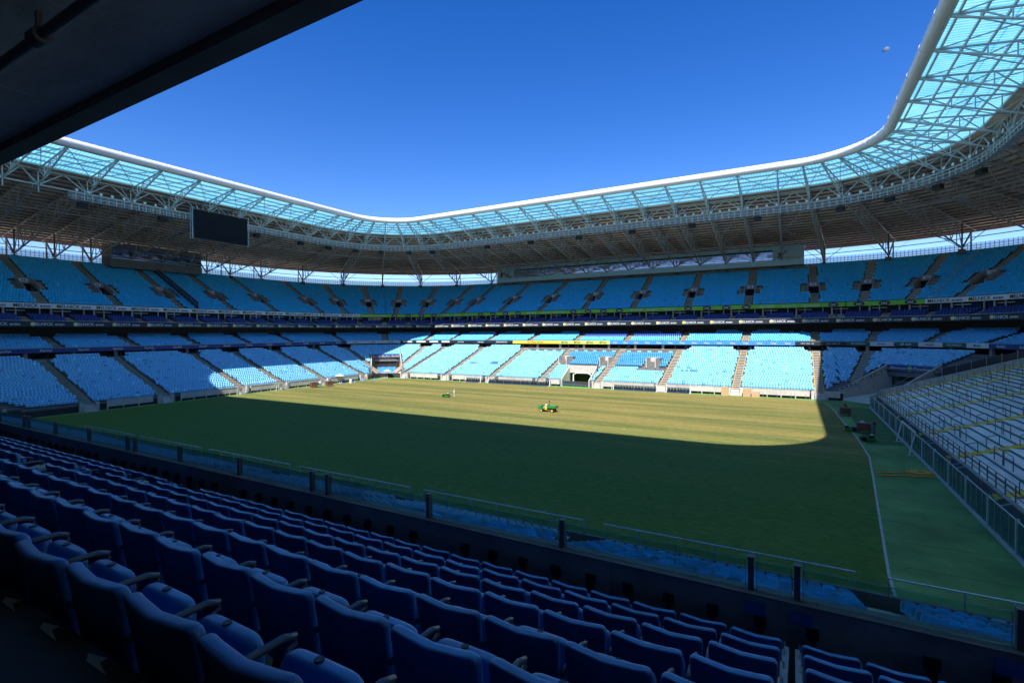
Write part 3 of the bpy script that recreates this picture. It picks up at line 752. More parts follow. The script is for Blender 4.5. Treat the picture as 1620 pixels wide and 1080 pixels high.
def mel_w(r, k, t, wd): board(r, t, 26, *Z3, wd, "white_board", "MELNICK even", "ink_black", .70, .84, emblem="emblem_yellow")
def mel_d(r, k, t, wd): board(r, t, 22.7, *Z2, wd, "dark_board", "MELNICK even", "ink_white", .54, .80, emblem="emblem_yellow")
ribbon("ribbon_board", "white advertising ribbon with black lettering on left upper fascia", 26, *Z3, 134.4, TB-1, 6.6, mel_w)
ribbon("ribbon_board", "white advertising ribbon with black lettering on right upper fascia", 26, *Z3, TA, -13.4, 6.6, mel_w)
def nat(r, k, t, wd):
    c = k % 7
    if c in (0, 1, 2, 3): board(r, t, 26, *Z3, wd, "green_board", "nat", "ink_white", .52, .5, oval=1.05)
    elif c == 4: board(r, t, 26, *Z3, wd, "green_board", "MAIS SAUDÁVEL", "ink_white", .42, .95)
    elif c == 5: board(r, t, 26, *Z3, wd, "green_board", "PRA VOCÊ VER", "ink_white", .42, .95)
    else: board(r, t, 26, *Z3, wd, "green_board", "MAIS SABOR", "ink_white", .42, .95)
ribbon("ribbon_board", "bright green advertising ribbon along the far upper fascia", 26, *Z3, -13.4, 134.4, 4.6, nat)
ribbon("ribbon_board", "dark advertising ribbon with white lettering below the box tier", 22.7, *Z2, TA, TB-1, 6.6, mel_d)
def simple(d, zz, m, tx, ink, hf=.5, wf=.86, **k): return lambda r, i, t, wd: board(r, t, d, *zz, wd, m, tx if isinstance(tx, str) or tx is None else tx[i % len(tx)], ink, hf, wf, **k)
ribbon("ribbon_board", "navy pharmacy ribbon with white italic lettering around left lower fascia", 19, *Z1, 140.8, TB-1, 6.0, simple(19, Z1, "navy_board", "PanVel", "ink_white", .55, .7, shear=.25))
ribbon("ribbon_board", "pale grey ribbon with small dark lettering above the left corner tunnel", 19, *Z1, 122.8, 140.8, 5.2, simple(19, Z1, "grey_board", "AMSTEL", "ink_navy", .40, .6))
def blackwhite(r, k, t, wd):
    o = board(r, t, 19, *Z1, wd, "dark_board"); e = MB(); e.box(-wd*.34, wd*.34, -.02, -.002, Z1[0]+.22, Z1[1]-.2); link("emblem", e.mesh("emblem", ["white_board"]), o)
ribbon("ribbon_board", "black ribbon with blank white plates near left corner of the far side", 19, *Z1, 103.5, 122.8, 4.4, blackwhite)
ribbon("ribbon_board", "black ribbon with white tool lettering beside the yellow boards", 19, *Z1, 81.0, 103.5, 6.5, simple(19, Z1, "dark_board", ("FERRAMENTAS", "KÄRCHER", "INDÚSTRIA"), "ink_white", .5, .8))
ribbon("ribbon_board", "yellow ribbon with dark lettering on far lower fascia", 19, *Z1, 66.0, 81.0, 15.0, simple(19, Z1, "yellow_board", "DAR  MATERIAIS  ELÉTRICOS", "ink_black", .42, .7))
ribbon("ribbon_board", "lime ribbon with repeated bold dark word on far lower fascia", 19, *Z1, 51.0, 66.0, 3.75, simple(19, Z1, "lime_board", "ESTAO", "ink_black", .6, .85, bold=.03))
ribbon("ribbon_board", "mid blue ribbon with repeated white logo word on far lower fascia", 19, *Z1, 7.6, 51.0, 2.9, simple(19, Z1, "blue_board", "Oma", "ink_white", .5, .5, bold=.02))
ribbon("ribbon_board", "black ribbon with two white text lines at right end of far side", 19, *Z1, -2.2, 7.6, 4.9, simple(19, Z1, "dark_board", "FIERGS · SENAI · SESI", "ink_white", .24, .86))
def epavi(r, k, t, wd):
    c = k % 4
    if c in (0, 2): board(r, t, 19, *Z1, wd, "grey_board", "BRASIL", "ink_navy", .4, .6)
    else: board(r, t, 19, *Z1, wd, "deep_green_board", "EP AVI" if c == 3 else "SEGURANÇA", "ink_white", .55 if c == 3 else .45, .9)
ribbon("ribbon_board", "dark green security company ribbon with white panels above the corner", 19, *Z1, -28.0, -2.2, 4.3, epavi)
ribbon("ribbon_board", "navy pharmacy ribbon with white italic lettering above the standing terrace", 19, *Z1, TA, -28.0, 5.6, simple(19, Z1, "navy_board", "PanVel", "ink_white", .55, .7, shear=.25))
for nm, d, z, lab in (("fascia_rail", 19.05, 10.42, "thin pale handrail on top of the lower fascia"), ("fascia_rail", 22.8, 15.72, "thin pale handrail on top of the dark fascia")):
    m = MB(); m.path([ST.p3(t, d, z) for t in ST.samples(TA, TB, 7.2, 1.6)], .05, 4); tag(obj(nm, m, "galvanised"), lab, "rail")

# ---- corner tunnels
def corner_tunnel(sx, label, words, boardmat, dot=None, south=False):
    cx, cyc = 54*sx, 40; rz = -sx*math.pi/4
    if south: cyc = -38.5; rz = math.radians(135)
    r = root("corner_tunnel", label, "tunnel", (cx, cyc, 0), rz)      # local y runs outwards along the diagonal
    zt = LZ0+LRZ*((TUN_D+2)/LD)
    for sg in (-1, 1):
        m = MB(); a, b = sorted((sg*(TUN_W-.05), sg*(TUN_W+.3))); y0, y1 = 2.2, 5.4+TUN_D+1.2
        prof = [(y0, 0), (y1, 0), (y1, zt+1.0), (y0+3.5, 2.4), (y0, 1.5)]
        m.face([(a, y, z) for y, z in prof]); m.face([(b, y, z) for y, z in prof][::-1])
        for (p, q) in zip(prof, prof[1:]+prof[:1]): m.face([(a, *p), (b, *p), (b, *q), (a, *q)])
        obj("side_wall", m, "concrete_pale", r)
        m = MB(); xx = sg*(TUN_W+.12)
        m.path([(xx, y0+3.5, 2.4), (xx, y0+3.5, 3.35), (xx, y1, zt+1.95), (xx, y1, zt+1.0)], .035, 5)
        obj("handrail", m, "galvanised", r)
    m = MB(); y1 = 5.4+TUN_D-.2
    m.box(-TUN_W, TUN_W, y1, y1+.4, zt-.75, zt+.55); bo = obj("name_board", m, boardmat, r)
    for i, wd_ in enumerate(words):
        n = len(words); link("lettering", text_mesh(wd_, .80, 2*TUN_W/n*.82, "ink_white", .2 if not dot else 0, .015), bo, (-TUN_W+2*TUN_W*(i+.5)/n, y1-.03, zt-.1))
    if dot:
        e = MB(); e.face([(.48*math.cos(2*math.pi*k/18)+.0, y1-.02, zt-.1+.48*math.sin(2*math.pi*k/18)) for k in range(18)][::-1]); link("emblem", e.mesh("emblem", [dot]), bo)
    m = MB(); m.box(-TUN_W, TUN_W, y1+1.8, y1+2, 0, zt-.7); m.box(-TUN_W, TUN_W, y1+.2, y1+2, zt-1.6, zt-.75); obj("back_wall", m, "concrete_dark", r)
    m = MB(); m.box(-TUN_W*.75, TUN_W*.75, y1+1.7, y1+1.78, zt-2.5, zt-1.7); obj("opening", m, "interior", r)
    m = MB(); m.face([(-TUN_W, 2.6, .012), (TUN_W, 2.6, .012), (TUN_W, y1+1.8, 1.2), (-TUN_W, y1+1.8, 1.2)]); obj("ramp", m, "concrete_pale", r)
    return r
nw = corner_tunnel(-1, "corner tunnel under a navy board between far stand and left end", ("PanVel", "PanVel", "PanVel"), "navy_board")
ne = corner_tunnel(1, "corner ramp with a navy board beside the standing terrace", ("Gruppen", "Gruppen"), "navy_board", "emblem_lime")
corner_tunnel(-1, "concrete corner ramp at the near left end of the bowl", ("PanVel", "PanVel", "PanVel"), "navy_board", None, True)
m = MB(); n = 14
for i in range(n):
    for j in range(2):
        def tp(i, j): return (-2.6+5.2*i/n, 7.6+.9*j, 1.9-.9*j*.0-.75*(1-j)+.06*math.sin(i*1.3+j))
        m.face([tp(i, j), tp(i+1, j), tp(i+1, j+1), tp(i, j+1)])
q = obj("tarpaulin", m, "tarp_blue"); q.location = (-54, 40, 0); q.rotation_euler = (0, 0, math.pi/4); q.modifiers.new("solid", 'SOLIDIFY').thickness = .04
tag(q, "bright blue tarpaulin spread inside the left corner tunnel", "tarpaulin")

# ---- players' tunnel in the far wall
pt = root("players_tunnel", "white-framed players' tunnel mouth cut into the far stand", "tunnel", (1.7, 42.9, 0))
zt = LZ0+LRZ*7.2+.5
for sg, x0 in ((-1, PT[0]-1.7), (1, PT[1]-1.7)):
    m = MB(); a, b = sorted((x0, x0+sg*-.25)); prof = [(-.1, 0), (5.5, 0), (5.5, zt+.7), (-.1, 1.65)]
    m.face([(a, y, z) for y, z in prof]); m.face([(b, y, z) for y, z in prof][::-1])
    for (p, q) in zip(prof, prof[1:]+prof[:1]): m.face([(a, *p), (b, *p), (b, *q), (a, *q)])
    obj("side_wall", m, "concrete_pale", pt)
m = MB(); m.box(PT[0]-1.7, PT[1]-1.7, 4.9, 5.4, 2.9, zt+.75); obj("lintel", m, "concrete_pale", pt)
m = MB(); m.path([(-2.3, 4.6, 0), (-2.3, 4.6, 2.5), (-1.4, 4.6, 2.95), (1.4, 4.6, 2.95), (2.3, 4.6, 2.5), (2.3, 4.6, 0)], .16, 6); obj("frame", m, "white_paint", pt)
m = MB(); m.box(-3.3, 3.3, 8.4, 8.6, 0, 3.2); m.box(-3.5, -3.3, 5, 8.5, 0, 3.2); m.box(3.3, 3.5, 5, 8.5, 0, 3.2); m.box(-3.4, 3.4, 5, 8.5, 3.0, 3.2); obj("passage", m, "interior", pt)
m = MB(); m.face([(-3.4, -1.5, .014), (3.4, -1.5, .014), (3.4, 8, .014), (-3.4, 8, .014)]); obj("turf_floor", m, "green_board", pt)

# ---- standing terrace, right end
ter = root("standing_terrace", "bare grey standing terrace with crush barriers at the right end", "terrace", (58, 0, 0))
TX0, TZ0, TRZ, TY0, TY1 = 58.3, 2.0, 0.275, -47.0, 36.0
def tz(i): return TZ0+TRZ*i
stepm = None
for i in range(24):
    m = MB(); x = TX0+.85*i; z = tz(i)
    m.box(x+.03, x+.9, TY0, TY1, z-.5, z-.09, 1); m.box(x, x+.88, TY0+.01, TY1-.01, z-.09, z, 0)
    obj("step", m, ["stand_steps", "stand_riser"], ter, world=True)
TAIS = (27.0, 14.0, 1.4, -9.7, -21.5, -33.5)
for yc in TAIS:
    m = MB()
    for i in range(24):
        x = TX0+.85*i; z = tz(i); m.box(x-.40, x, yc-.55, yc+.55, z-.35, z-TRZ/2, 0); m.box(x-.408, x-.01, yc-.54, yc+.54, z-.35, z-TRZ/2+.008, 1); m.box(x-.006, x+.42, yc-.54, yc+.54, z-.13, z+.008, 1)
    obj("aisle_stairs", m, ["concrete", "yellow_paint"], ter, world=True)
m = MB()
for i in range(24):
    x = TX0+.85*i; z = tz(i); m.box(x-.40, x, TY1-2.0, TY1-.35, z-.35, z-TRZ/2, 0); m.box(x-.408, x-.01, TY1-1.98, TY1-.36, z-.35, z-TRZ/2+.008, 1); m.box(x-.006, x+.45, TY1-1.98, TY1-.36, z-.12, z+.008, 1)
obj("aisle_stairs", m, ["concrete", "yellow_paint"], ter, world=True)
m = MB(); prof = [(TX0-1.0, 0), (TX0+20.4, 0), (TX0+20.4, tz(24)+.9), (TX0+.4, 2.9), (TX0-1.0, 1.6)]
a, b = TY1, TY1+.35
m.face([(x, a, z) for x, z in prof]); m.face([(x, b, z) for x, z in prof][::-1])
for (p, q) in zip(prof, prof[1:]+prof[:1]): m.face([(p[0], a, p[1]), (p[0], b, p[1]), (q[0], b, q[1]), (q[0], a, q[1])])
obj("flank_wall", m, "concrete_pale", ter, world=True)
m = MB(); y = TY0
while y < TY1: m.box(TX0-.16, TX0, y+.02, y+1.18, 0.1, 2.05); y += 1.2
obj("front_wall", m, "concrete_dark", ter, world=True)
m = MB(); m.box(TX0-.3, TX0-.02, TY0, TY1, 2.05, 2.14); obj("coping", m, "concrete", ter, world=True)
m = MB()
for zz in (2.5, 2.85, 3.2): m.bar((TX0-.05, TY0, zz), (TX0-.05, TY1, zz), .055)
obj("front_rail", m, "rail_dark", ter, world=True)
y = TY0+.5; pm = MB(); pm.bar((0, 0, 2.1), (0, 0, 3.22), .07); pm = pm.mesh("rail_post", ["rail_dark"])
while y < TY1: o = link("rail_post", pm, ter, (TX0-.05-58, y, 0)); y += 1.75
# dark screen between the seats and the terrace
scr = root("screen_fence", "dark blue mesh fence between corner seats and standing terrace", "fence", (66.5, 36.6, 5))
pb = MB(); pb.box(-.03, .03, -.03, .03, -.6, 1.75); pb = pb.mesh("post", ["galvanised"])
for k in range(7):
    x0 = TX0+8.4+1.75*k; z0 = tz((x0-TX0)/.85)+.4; z1 = tz((x0+1.75-TX0)/.85)+.4
    m = MB(); m.face([(x0, 36.62, z0), (x0+1.72, 36.62, z1), (x0+1.72, 36.62, z1+1.55), (x0, 36.62, z0+1.55)]); m.face([(x0, 36.66, z0), (x0, 36.66, z0+1.55), (x0+1.72, 36.66, z1+1.55), (x0+1.72, 36.66, z1)])
    obj("panel", m, "dark_board", scr, world=True); link("post", pb, scr, (x0-66.5-.02, .05, z0-5))
# crush barriers: two kinds, each one a thing of its own
bm1 = MB(); bm1.path([(0, -1.05, 0), (0, -1.05, .98), (0, -.98, 1.08), (0, .98, 1.08), (0, 1.05, .98), (0, 1.05, 0)], .034, 6); bm1 = bm1.mesh("crush_barrier", ["rail_dark"], True)
bm2 = MB(); bm2.path([(-.38, 0, 0), (-.38, 0, .80), (-.30, 0, .92), (.35, 0, 1.12), (.43, 0, 1.08), (.43, 0, .25)], .032, 6); bm2 = bm2.mesh("stair_handrail", ["rail_dark"], True)
sect = [(34.0, 27.0), (27.0, 14.0), (14.0, 1.4), (1.4, -9.7), (-9.7, -21.5), (-21.5, -33.5)]
sname = ["beside the far flank wall", "between first and second yellow stairs", "between second and third yellow stairs", "between third and fourth yellow stairs", "between fourth and fifth yellow stairs", "nearest the camera"]
for si, (ya, yb) in enumerate(sect):
    k = 0
    for i in (2, 5, 8, 11, 14, 17, 20):
        n = 2 if ya-yb > 8 else 1
        for q in range(n):
            yy = yb+(ya-yb)*((q+.5)/n)+((i % 2)-.5)*2.2
            if not (yb+1.9 < yy < ya-1.9): yy = (ya+yb)/2
            o = link("crush_barrier", bm1, None, (TX0+.85*i+.12, yy, tz(i))); k += 1
            tag(o, "dark tubular crush barrier on %s terrace step, %s%s" % (ordinal(i+1), sname[si], "" if n == 1 else (", nearer one" if q == 0 else ", farther one")), "barrier", "crush barriers on the standing terrace")
for ai, yc in enumerate(TAIS):
    for i in range(1, 23, 2):
        sd = 1 if (i//2) % 2 else -1
        o = link("stair_handrail", bm2, None, (TX0+.85*i+.1, yc+sd*.68, tz(i)))
        tag(o, "short tubular handrail on %s step of the %s yellow stairs" % (ordinal(i+1), ordinal(ai+1)), "handrail", "handrails along the yellow stairs")
for i in range(1, 23, 2):
    o = link("stair_handrail", bm2, None, (TX0+.85*i+.1, TY1-2.1, tz(i))); tag(o, "short tubular handrail on %s step of stairs by the flank wall" % ordinal(i+1), "handrail", "handrails along the yellow stairs")
# glass fence before the terrace
gf = root("glass_fence", "tall glazed fence with white posts before the standing terrace", "fence", (57.25, 0, 0))
gp = MB(); gp.box(-.012, .012, .03, 1.17, .25, 2.05); gp = gp.mesh("pane", ["glass"])
p1 = MB(); p1.box(-.03, .03, -.03, .03, 0, 2.1); p1 = p1.mesh("post", ["galvanised"])
p2 = MB(); p2.box(-.09, .09, -.07, .07, 0, 2.2); p2.box(-.12, .12, -.1, .1, 0, .12); p2 = p2.mesh("post", ["steel_white"])
y = -46.8; k = 0
while y < 35:
    link("pane", gp, gf, (0, y, 0)); link("post", p2 if k % 4 == 0 else p1, gf, (0, y, 0)); y += 1.2; k += 1
m = MB(); m.box(57.13, 57.37, -47, 35.4, 0, .22); obj("kerb", m, "concrete_pale", gf, world=True)
m = MB(); m.bar((57.25, -47, 2.1), (57.25, 35.4, 2.1), .06); obj("top_rail", m, "steel_white", gf, world=True)
y = -44; m = MB(); m.bar((0, 0, 2.1), (.95, .5, 2.3), .05); tb = m.mesh("tie_bar", ["galvanised"])
while y < 34: link("tie_bar", tb, gf, (0, y, 0)); link("tie_bar", tb, gf, (0, y+1.2, 0)); y += 9.6

# ================================================================= roof
roof = root("stadium_roof", "white-edged stadium roof ring of translucent sheets and tan deck on steel trusses", "roof", (-50, 40, 31))
def zr(d): return 44.9-0.143*d
TD, ROOFD = 11.6, 58.5
m = MB(); ts = RF.samples(0, RF.T-.01, 2.4, .8); n = 14
tts = []; t = 0
while t < RF.T: tts.append(t); t += .6/max(.45, RF.pos(t, 0)[4])
pts = []; rad = []
for k, t in enumerate(tts):
    pts.append(RF.p3(t, 0, 44.9)); rad.append(.74 if k % 2 else .70)
m.path(pts, rad, 12, 0, True); o = obj("edge_tube", m, "white_tube", roof, smooth=True, world=True)
m = MB(); m.path([RF.p3(t, .55, 44.35) for t in RF.samples(0, RF.T-.01, 7.2, 1.2)], .16, 6, 0, True); obj("gutter_pipe", m, "steel_white", roof, world=True)
TR = [RF.far(7.2*k) for k in range(-6, 7)]+[RF.L[0]+40*(k+.5)/7 for k in range(7)]+[RF.left(7.2*k) for k in range(-4, 5)]
TR += [sum(RF.L[:3])+40*(k+.5)/7 for k in range(7)]+[RF.near(7.2*k) for k in range(-6, 7)]+[sum(RF.L[:5])+40*(k+.5)/7 for k in range(7)]+[RF.right(7.2*k)+RF.T for k in range(-4, 5)]+[sum(RF.L[:7])+40*(k+.5)/7 for k in range(7)]
TR = sorted(t % RF.T for t in TR); NT = len(TR)
def visible_t(t):
    x, y = RF.p3(t, 20, 0)[:2]; return not (y < -40 and x < 100)
def subt(a, b):
    return [a]+[q for q in RF.samples(a+.01, b-.01, 99, 1.6)]+[b]
ND = [.6, 2.9, 5.2, 7.6, 10.2, 13.0]; NO = [13.0, 18.3, 23.6, 28.9, 34.2, 39.5, 44.9, 50.3]
def zb(d): return 44.2-(44.2-39.9)*(d-.6)/12.4 if d <= 13 else 39.9-(39.9-31.7)*(d-13)/37.3
def ztop(d): return zr(d)-.42
for k in range(NT):
    a = TR[k]; b = TR[(k+1) % NT]+(RF.T if k == NT-1 else 0); sb = subt(a, b)
    near = not visible_t((a+b)/2)
    # translucent sheets
    ds = [.5, TD] if near else [.5, 3.3, 6.1, 8.9, TD]
    for d0, d1 in zip(ds[:-1], ds[1:]):
        m = MB(); m.uv = []; acc = 0
        for q, t in enumerate(sb):
            if q: acc += (sb[q]-sb[q-1])*RF.pos((sb[q]+sb[q-1])/2, d0)[4]
            for d in (d0, d1+.1): m.v.append(RF.p3(t, d, zr(d)+(.0 if d == d0 else .03))); m.uv.append((acc, d))
        for q in range(len(sb)-1): m.f.append((2*q, 2*q+1, 2*q+3, 2*q+2)); m.m.append(0)
        obj("translucent_sheet", m, "polycarbonate", roof, world=True)
    m = MB()
    for q, t in enumerate(sb):
        for d in (TD, ROOFD): m.v.append(RF.p3(t, d, zr(d)+.01))
        for d in (TD, ROOFD): m.v.append(RF.p3(t, d, zr(d)+.13))
    for q in range(len(sb)-1):
        m.f += [(4*q, 4*q+1, 4*q+5, 4*q+4), (4*q+2, 4*q+6, 4*q+7, 4*q+3), (4*q+1, 4*q+3, 4*q+7, 4*q+5)]; m.m += [0, 0, 0]
    obj("deck_panel", m, "tan_deck", roof, world=True)
    if near: continue
    # radial truss at a
    m = MB(); m.path([RF.p3(a-.07, 0, 44.9), RF.p3(a+.07, 0, 44.9)], .752, 14); obj("tube_joint", m, "white_tube", roof, smooth=False, world=True)
    m = MB(); P = lambda d, z: RF.p3(a, d, z)
    m.bar(P(.4, ztop(.4)), P(13, ztop(13)), .28, 6); m.bar(P(.6, zb(.6)), P(13, zb(13)), .28, 6)
    for i, d in enumerate(ND[1:]): m.bar(P(d, ztop(d)), P(d, zb(d)), .14)
    for i in range(5):
        d0, d1 = ND[i], ND[i+1]
        m.bar(P(d0, ztop(d0)) if i % 2 else P(d0, zb(d0)), P(d1, zb(d1)) if i % 2 else P(d1, ztop(d1)), .14)
    obj("cantilever_truss", m, "steel_white", roof, world=True)
    m = MB(); m.bar(P(13, ztop(13)), P(57.5, ztop(57.5)), .34, 6); m.bar(P(13, zb(13)), P(50.3, zb(50.3)), .38, 6)
    for i in range(len(NO)-1):
        d0, d1 = NO[i], NO[i+1]; dm = (d0+d1)/2
        m.bar(P(d0, zb(d0)), P(dm, ztop(dm)), .17); m.bar(P(dm, ztop(dm)), P(d1, zb(d1)), .17)
        if i % 2 == 0: m.bar(P(dm, ztop(dm)), P(dm, zb(dm)), .17)
    obj("main_truss", m, "steel_grey", roof, world=True)
    # rear column and struts on a pad
    m = MB(); m.bar(P(50.3, 31.2), P(50.3, ztop(50.3)), .36, 8)
    c1 = RF.p3((a+b)/2, 50.3, ztop(50.3)); m.bar(P(50.3, 31.5), c1, .13 if k % 2 else .05)
    pv = TR[k-1] if k else TR[-1]-RF.T; c0 = RF.p3((a+pv)/2, 50.3, ztop(50.3)); m.bar(P(50.3, 31.5), c0, .13 if k % 2 else .05)
    m.bar(P(50.3, 31.5), P(56, ztop(56)), .3)
    cb = obj("rear_column", m, "steel_dark", roof, world=True)
    m = MB(); x, y, nx, ny, s = RF.pos(a, 50.3); rz = math.atan2(ny, nx)-math.pi/2
    m.box(-.55, .55, -.6, .6, 30.2, 31.3); o = obj("column_base", m, "steel_dark", roof); o.location = (x+50, y-40, -31); o.rotation_euler = (0, 0, rz)
    m = MB(); m.bar(P(55, 28), P(55, zr(55)), .36, 6); obj("outer_column", m, "steel_grey", roof, world=True)
    # ring truss, hangers, bracing in this bay
    m = MB(); am = (a+b)/2
    A, B, M = RF.p3(a, 13, zb(13)), RF.p3(b, 13, zb(13)), RF.p3(am, 13, ztop(13))
    wide = math.hypot(A[0]-B[0], A[1]-B[1])
    m.bar(A, B, .28, 6); m.bar(RF.p3(a, 13, ztop(13)), RF.p3(b, 13, ztop(13)), .28); m.bar(A, M, .2); m.bar(M, B, .2)
    q1 = RF.p3(a*.75+b*.25, 13, ztop(13)); q2 = RF.p3(a*.25+b*.75, 13, ztop(13))
    if wide > 6: m.bar(A, q1, .14); m.bar(B, q2, .14)
    m.bar(RF.p3(a, 13, ztop(13)), RF.p3(a, 13, 38.6), .17)
    obj("ring_truss", m, "steel_white", roof, world=True)
    m = MB()
    for d in (23.6, 34.2, 44.9): m.bar(RF.p3(a, d, zb(d)), RF.p3(b, d, zb(d)), .17); 
    for d in (28.9, 39.5): m.bar(RF.p3(a, d, zb(d)), RF.p3(am, d+1, ztop(d+1)), .14); m.bar(RF.p3(b, d, zb(d)), RF.p3(am, d+1, ztop(d+1)), .14)
    if k % 2: m.bar(RF.p3(a, 13, zb(13)), RF.p3(b, 28.9, zb(28.9)), .16); m.bar(RF.p3(b, 23.6, zb(23.6)), RF.p3(a, 44.9, zb(44.9)), .16)
    obj("bay_bracing", m, "steel_grey", roof, world=True)
    m = MB(); m.bar(RF.p3(a, 1, ztop(1)), RF.p3(b, TD, ztop(TD)), .12); m.bar(RF.p3(b, 1, ztop(1)), RF.p3(a, TD, ztop(TD)), .12); obj("sway_brace", m, "steel_white", roof, world=True)
for d in [1.3+2.03*k for k in range(6)]:
    m = MB(); ring_band(m, RF, 0, RF.T, [(d-.10, zr(d)-.02), (d-.10, zr(d)-.30), (d+.10, zr(d)-.30), (d+.10, zr(d)-.02)], 0, 7.2, 1.6); obj("purlin", m, "purlin", roof, world=True)
d = 13.6
while d < 58:
    m = MB(); ring_band(m, RF, 0, RF.T, [(d-.09, zr(d)), (d-.09, zr(d)-.30), (d+.09, zr(d)-.30), (d+.09, zr(d))], 0, 7.2, 1.6); obj("purlin", m, "purlin_brown", roof, world=True); d += 2.05
m = MB(); ring_band(m, RF, 0, RF.T, [(ROOFD, zr(ROOFD)+.2), (ROOFD, zr(ROOFD)-.5), (ROOFD-.4, zr(ROOFD)-.5)]); obj("eave_trim", m, "tan_deck", roof, world=True)
# catwalk
T0c, T1c = sum(RF.L[:3])-6, sum(RF.L[:6])+20            # leave out the run above the camera
cw = MB(); ring_band(cw, RF, T1c, RF.T+T0c, [(12.2, 38.5), (13.3, 38.5), (13.3, 38.42), (12.2, 38.42), (12.2, 38.5)]); obj("catwalk_floor", cw, "galvanised", roof, world=True)
cw = MB()
for dd in (12.2, 13.3):
    for zz in (39.05, 39.6): cw.path([RF.p3(t, dd, zz) for t in RF.samples(T1c, RF.T+T0c, 7.2, 1.6)], .07, 4)
obj("catwalk_rail", cw, "steel_white", roof, world=True)
cw = MB(); t = T1c
while t < RF.T+T0c:
    s = RF.pos(t, 12.7)[4]
    for dd in (12.2, 13.3): p = RF.p3(t, dd, 0); cw.bar((p[0], p[1], 38.3), (p[0], p[1], 39.62), .15)
    p = RF.p3(t, 12.2, 38.4); q = RF.p3(t, 13.3, 38.4); cw.bar(p, q, .08); t += 1.3/max(.4, s)
obj("catwalk_posts", cw, "steel_white", roof, world=True)
fl = MB(); fl.cyl((0, -.28, 0), .24, .3, 10, 0, 'y', .16); fl.cyl((0, -.30, 0), .27, .05, 10, 1, 'y'); fl.bar((0, 0, -.5), (0, 0, 0), .06, 4, 0); fl = fl.mesh("floodlight", ["galvanised", "white_paint"])
t = T1c; k = 0
while t < RF.T+T0c:
    x, y, nx, ny, s = RF.pos(t, 12.1); seg = (t % RF.T) < 92 or (t % RF.T) > RF.T-48 or x < -40 and y < -5
    if seg:
        o = link("floodlight", fl, roof, (x+50, y-40, 40.05-31), math.atan2(ny, nx)-math.pi/2+rnd.uniform(-.3, .3))
    t += 1.9/max(.4, s)
sp = MB(); sp.box(-.75, .75, -.45, .45, -.9, -.1, 0); sp.box(-.7, .7, -.47, -.45, -.85, -.15, 0); sp.bar((-.6, 0, 0), (-.6, 0, .9), .06, 4, 1); sp.bar((.6, 0, 0), (.6, 0, .9), .06, 4, 1); sp.box(-.7, .7, -.2, .2, -.1, 0, 1); sp = sp.mesh("loudspeaker", ["black", "steel_grey"])
for t in [RF.far(x) for x in (39, 25, 10.5, -3.8, -18.2, -32.6)]+[98, 105, 113, 120, 128]+[RF.left(y) for y in (27, 14, -8, -22)]+[RF.T-q for q in (8, 16, 24, 32)]:
    x, y, nx, ny, s = RF.pos(t, 14.2); o = link("loudspeaker", sp, roof, (x+50, y-40, 38.4-31), math.atan2(ny, nx)-math.pi/2)
# the camera's own side of the roof also has its columns off frame; a maintenance ladder hangs on the far side
m = MB(); a = Vector(RF.p3(RF.far(20.4), 13.5, 38.6)); b = Vector(RF.p3(RF.far(20.4), 40, 33.6))
for dx in (-.45, .45): m.bar(a+Vector((dx, 0, 0)), b+Vector((dx, 0, 0)), .1)
for k in range(24): c = a.lerp(b, k/23); m.bar(c-Vector((.45, 0, 0)), c+Vector((.45, 0, 0)), .08)
obj("ladder_walk", m, "steel_grey", roof, world=True)

# ---- scoreboard
sb = root("scoreboard", "large black unlit video scoreboard hung from the left roof truss", "scoreboard", (-70, 3.0, 34.3), math.pi/2)
m = MB(); m.box(-6.25, 6.25, -.0, .5, 0, 6.45); obj("casing", m, "steel_dark", sb)
for i in range(8):
    for j in range(4):
        m = MB(); m.box(-6.2+1.55*i+.005, -6.2+1.55*(i+1)-.005, -.04, -.002, .05+1.587*j+.005, .05+1.587*(j+1)-.005); obj("screen_module", m, "screen", sb)
for sx in (-6.55, 6.55):
    m = MB()
    for yy in (-.0, .8):
        m.bar((sx, yy, -.2), (sx, yy, 6.8), .12)
    for k in range(8): m.bar((sx, 0, -.2+.98*k), (sx, .8, -.2+.98*k), .09)
    obj("side_ladder", m, "steel_white", sb)
m = MB()
for sx in (-5, 0, 5): m.bar((sx, .6, 6.4), (sx, 1.2, 7.6), .12); m.bar((sx, .4, 0), (sx, 2.6, 4.6), .12)
obj("hanger", m, "steel_white", sb)

# ---- glazed gallery on the far side and control room at the left
pg = root("press_gallery", "long pale blue glazed gallery along the top of the far stand", "building", (0, 92, 30.6))
X0, X1 = -48.7, 48.5
m = MB(); m.box(X0, X1, 92, 97, 30.9, 32.45); m.box(X0, X1, 92, 97, 35.3, 36.2); m.box(X0, X0+7, 92.02, 97, 32.45, 35.3); m.box(X1-7.6, X1, 92.02, 97, 32.45, 35.3); m.box(X0, X1, 96.8, 97, 32.45, 35.3)
obj("facade", m, "box_blue", pg, world=True)
m = MB(); m.box(X0-.25, X1+.25, 91.7, 97, 35.9, 36.3); obj("roof_slab", m, "box_blue", pg, world=True)
gx = X0+7; k = 0
while gx < X1-7.7:
    g1 = min(gx+3.2, X1-7.6)
    m = MB(); m.box(gx+.04, g1-.04, 92.2, 92.24, 32.45, 34.75); wn = obj("window", m, "glass_mirror", pg, world=True)
    m = MB(); m.box(gx-.04, gx+.04, 92.1, 92.3, 32.45, 35.3); obj("mullion", m, "steel_white", wn)
    m = MB(); m.box(gx+.04, g1-.04, 92.3, 92.34, 34.8, 35.28); obj("clerestory", m, "glass", pg, world=True)
    if k % 3 == 1: m = MB(); m.box(gx+.5, gx+1.0, 92.6, 93, 33.6, 34.7); obj("television", m, "black", pg, world=True)
    gx = g1; k += 1
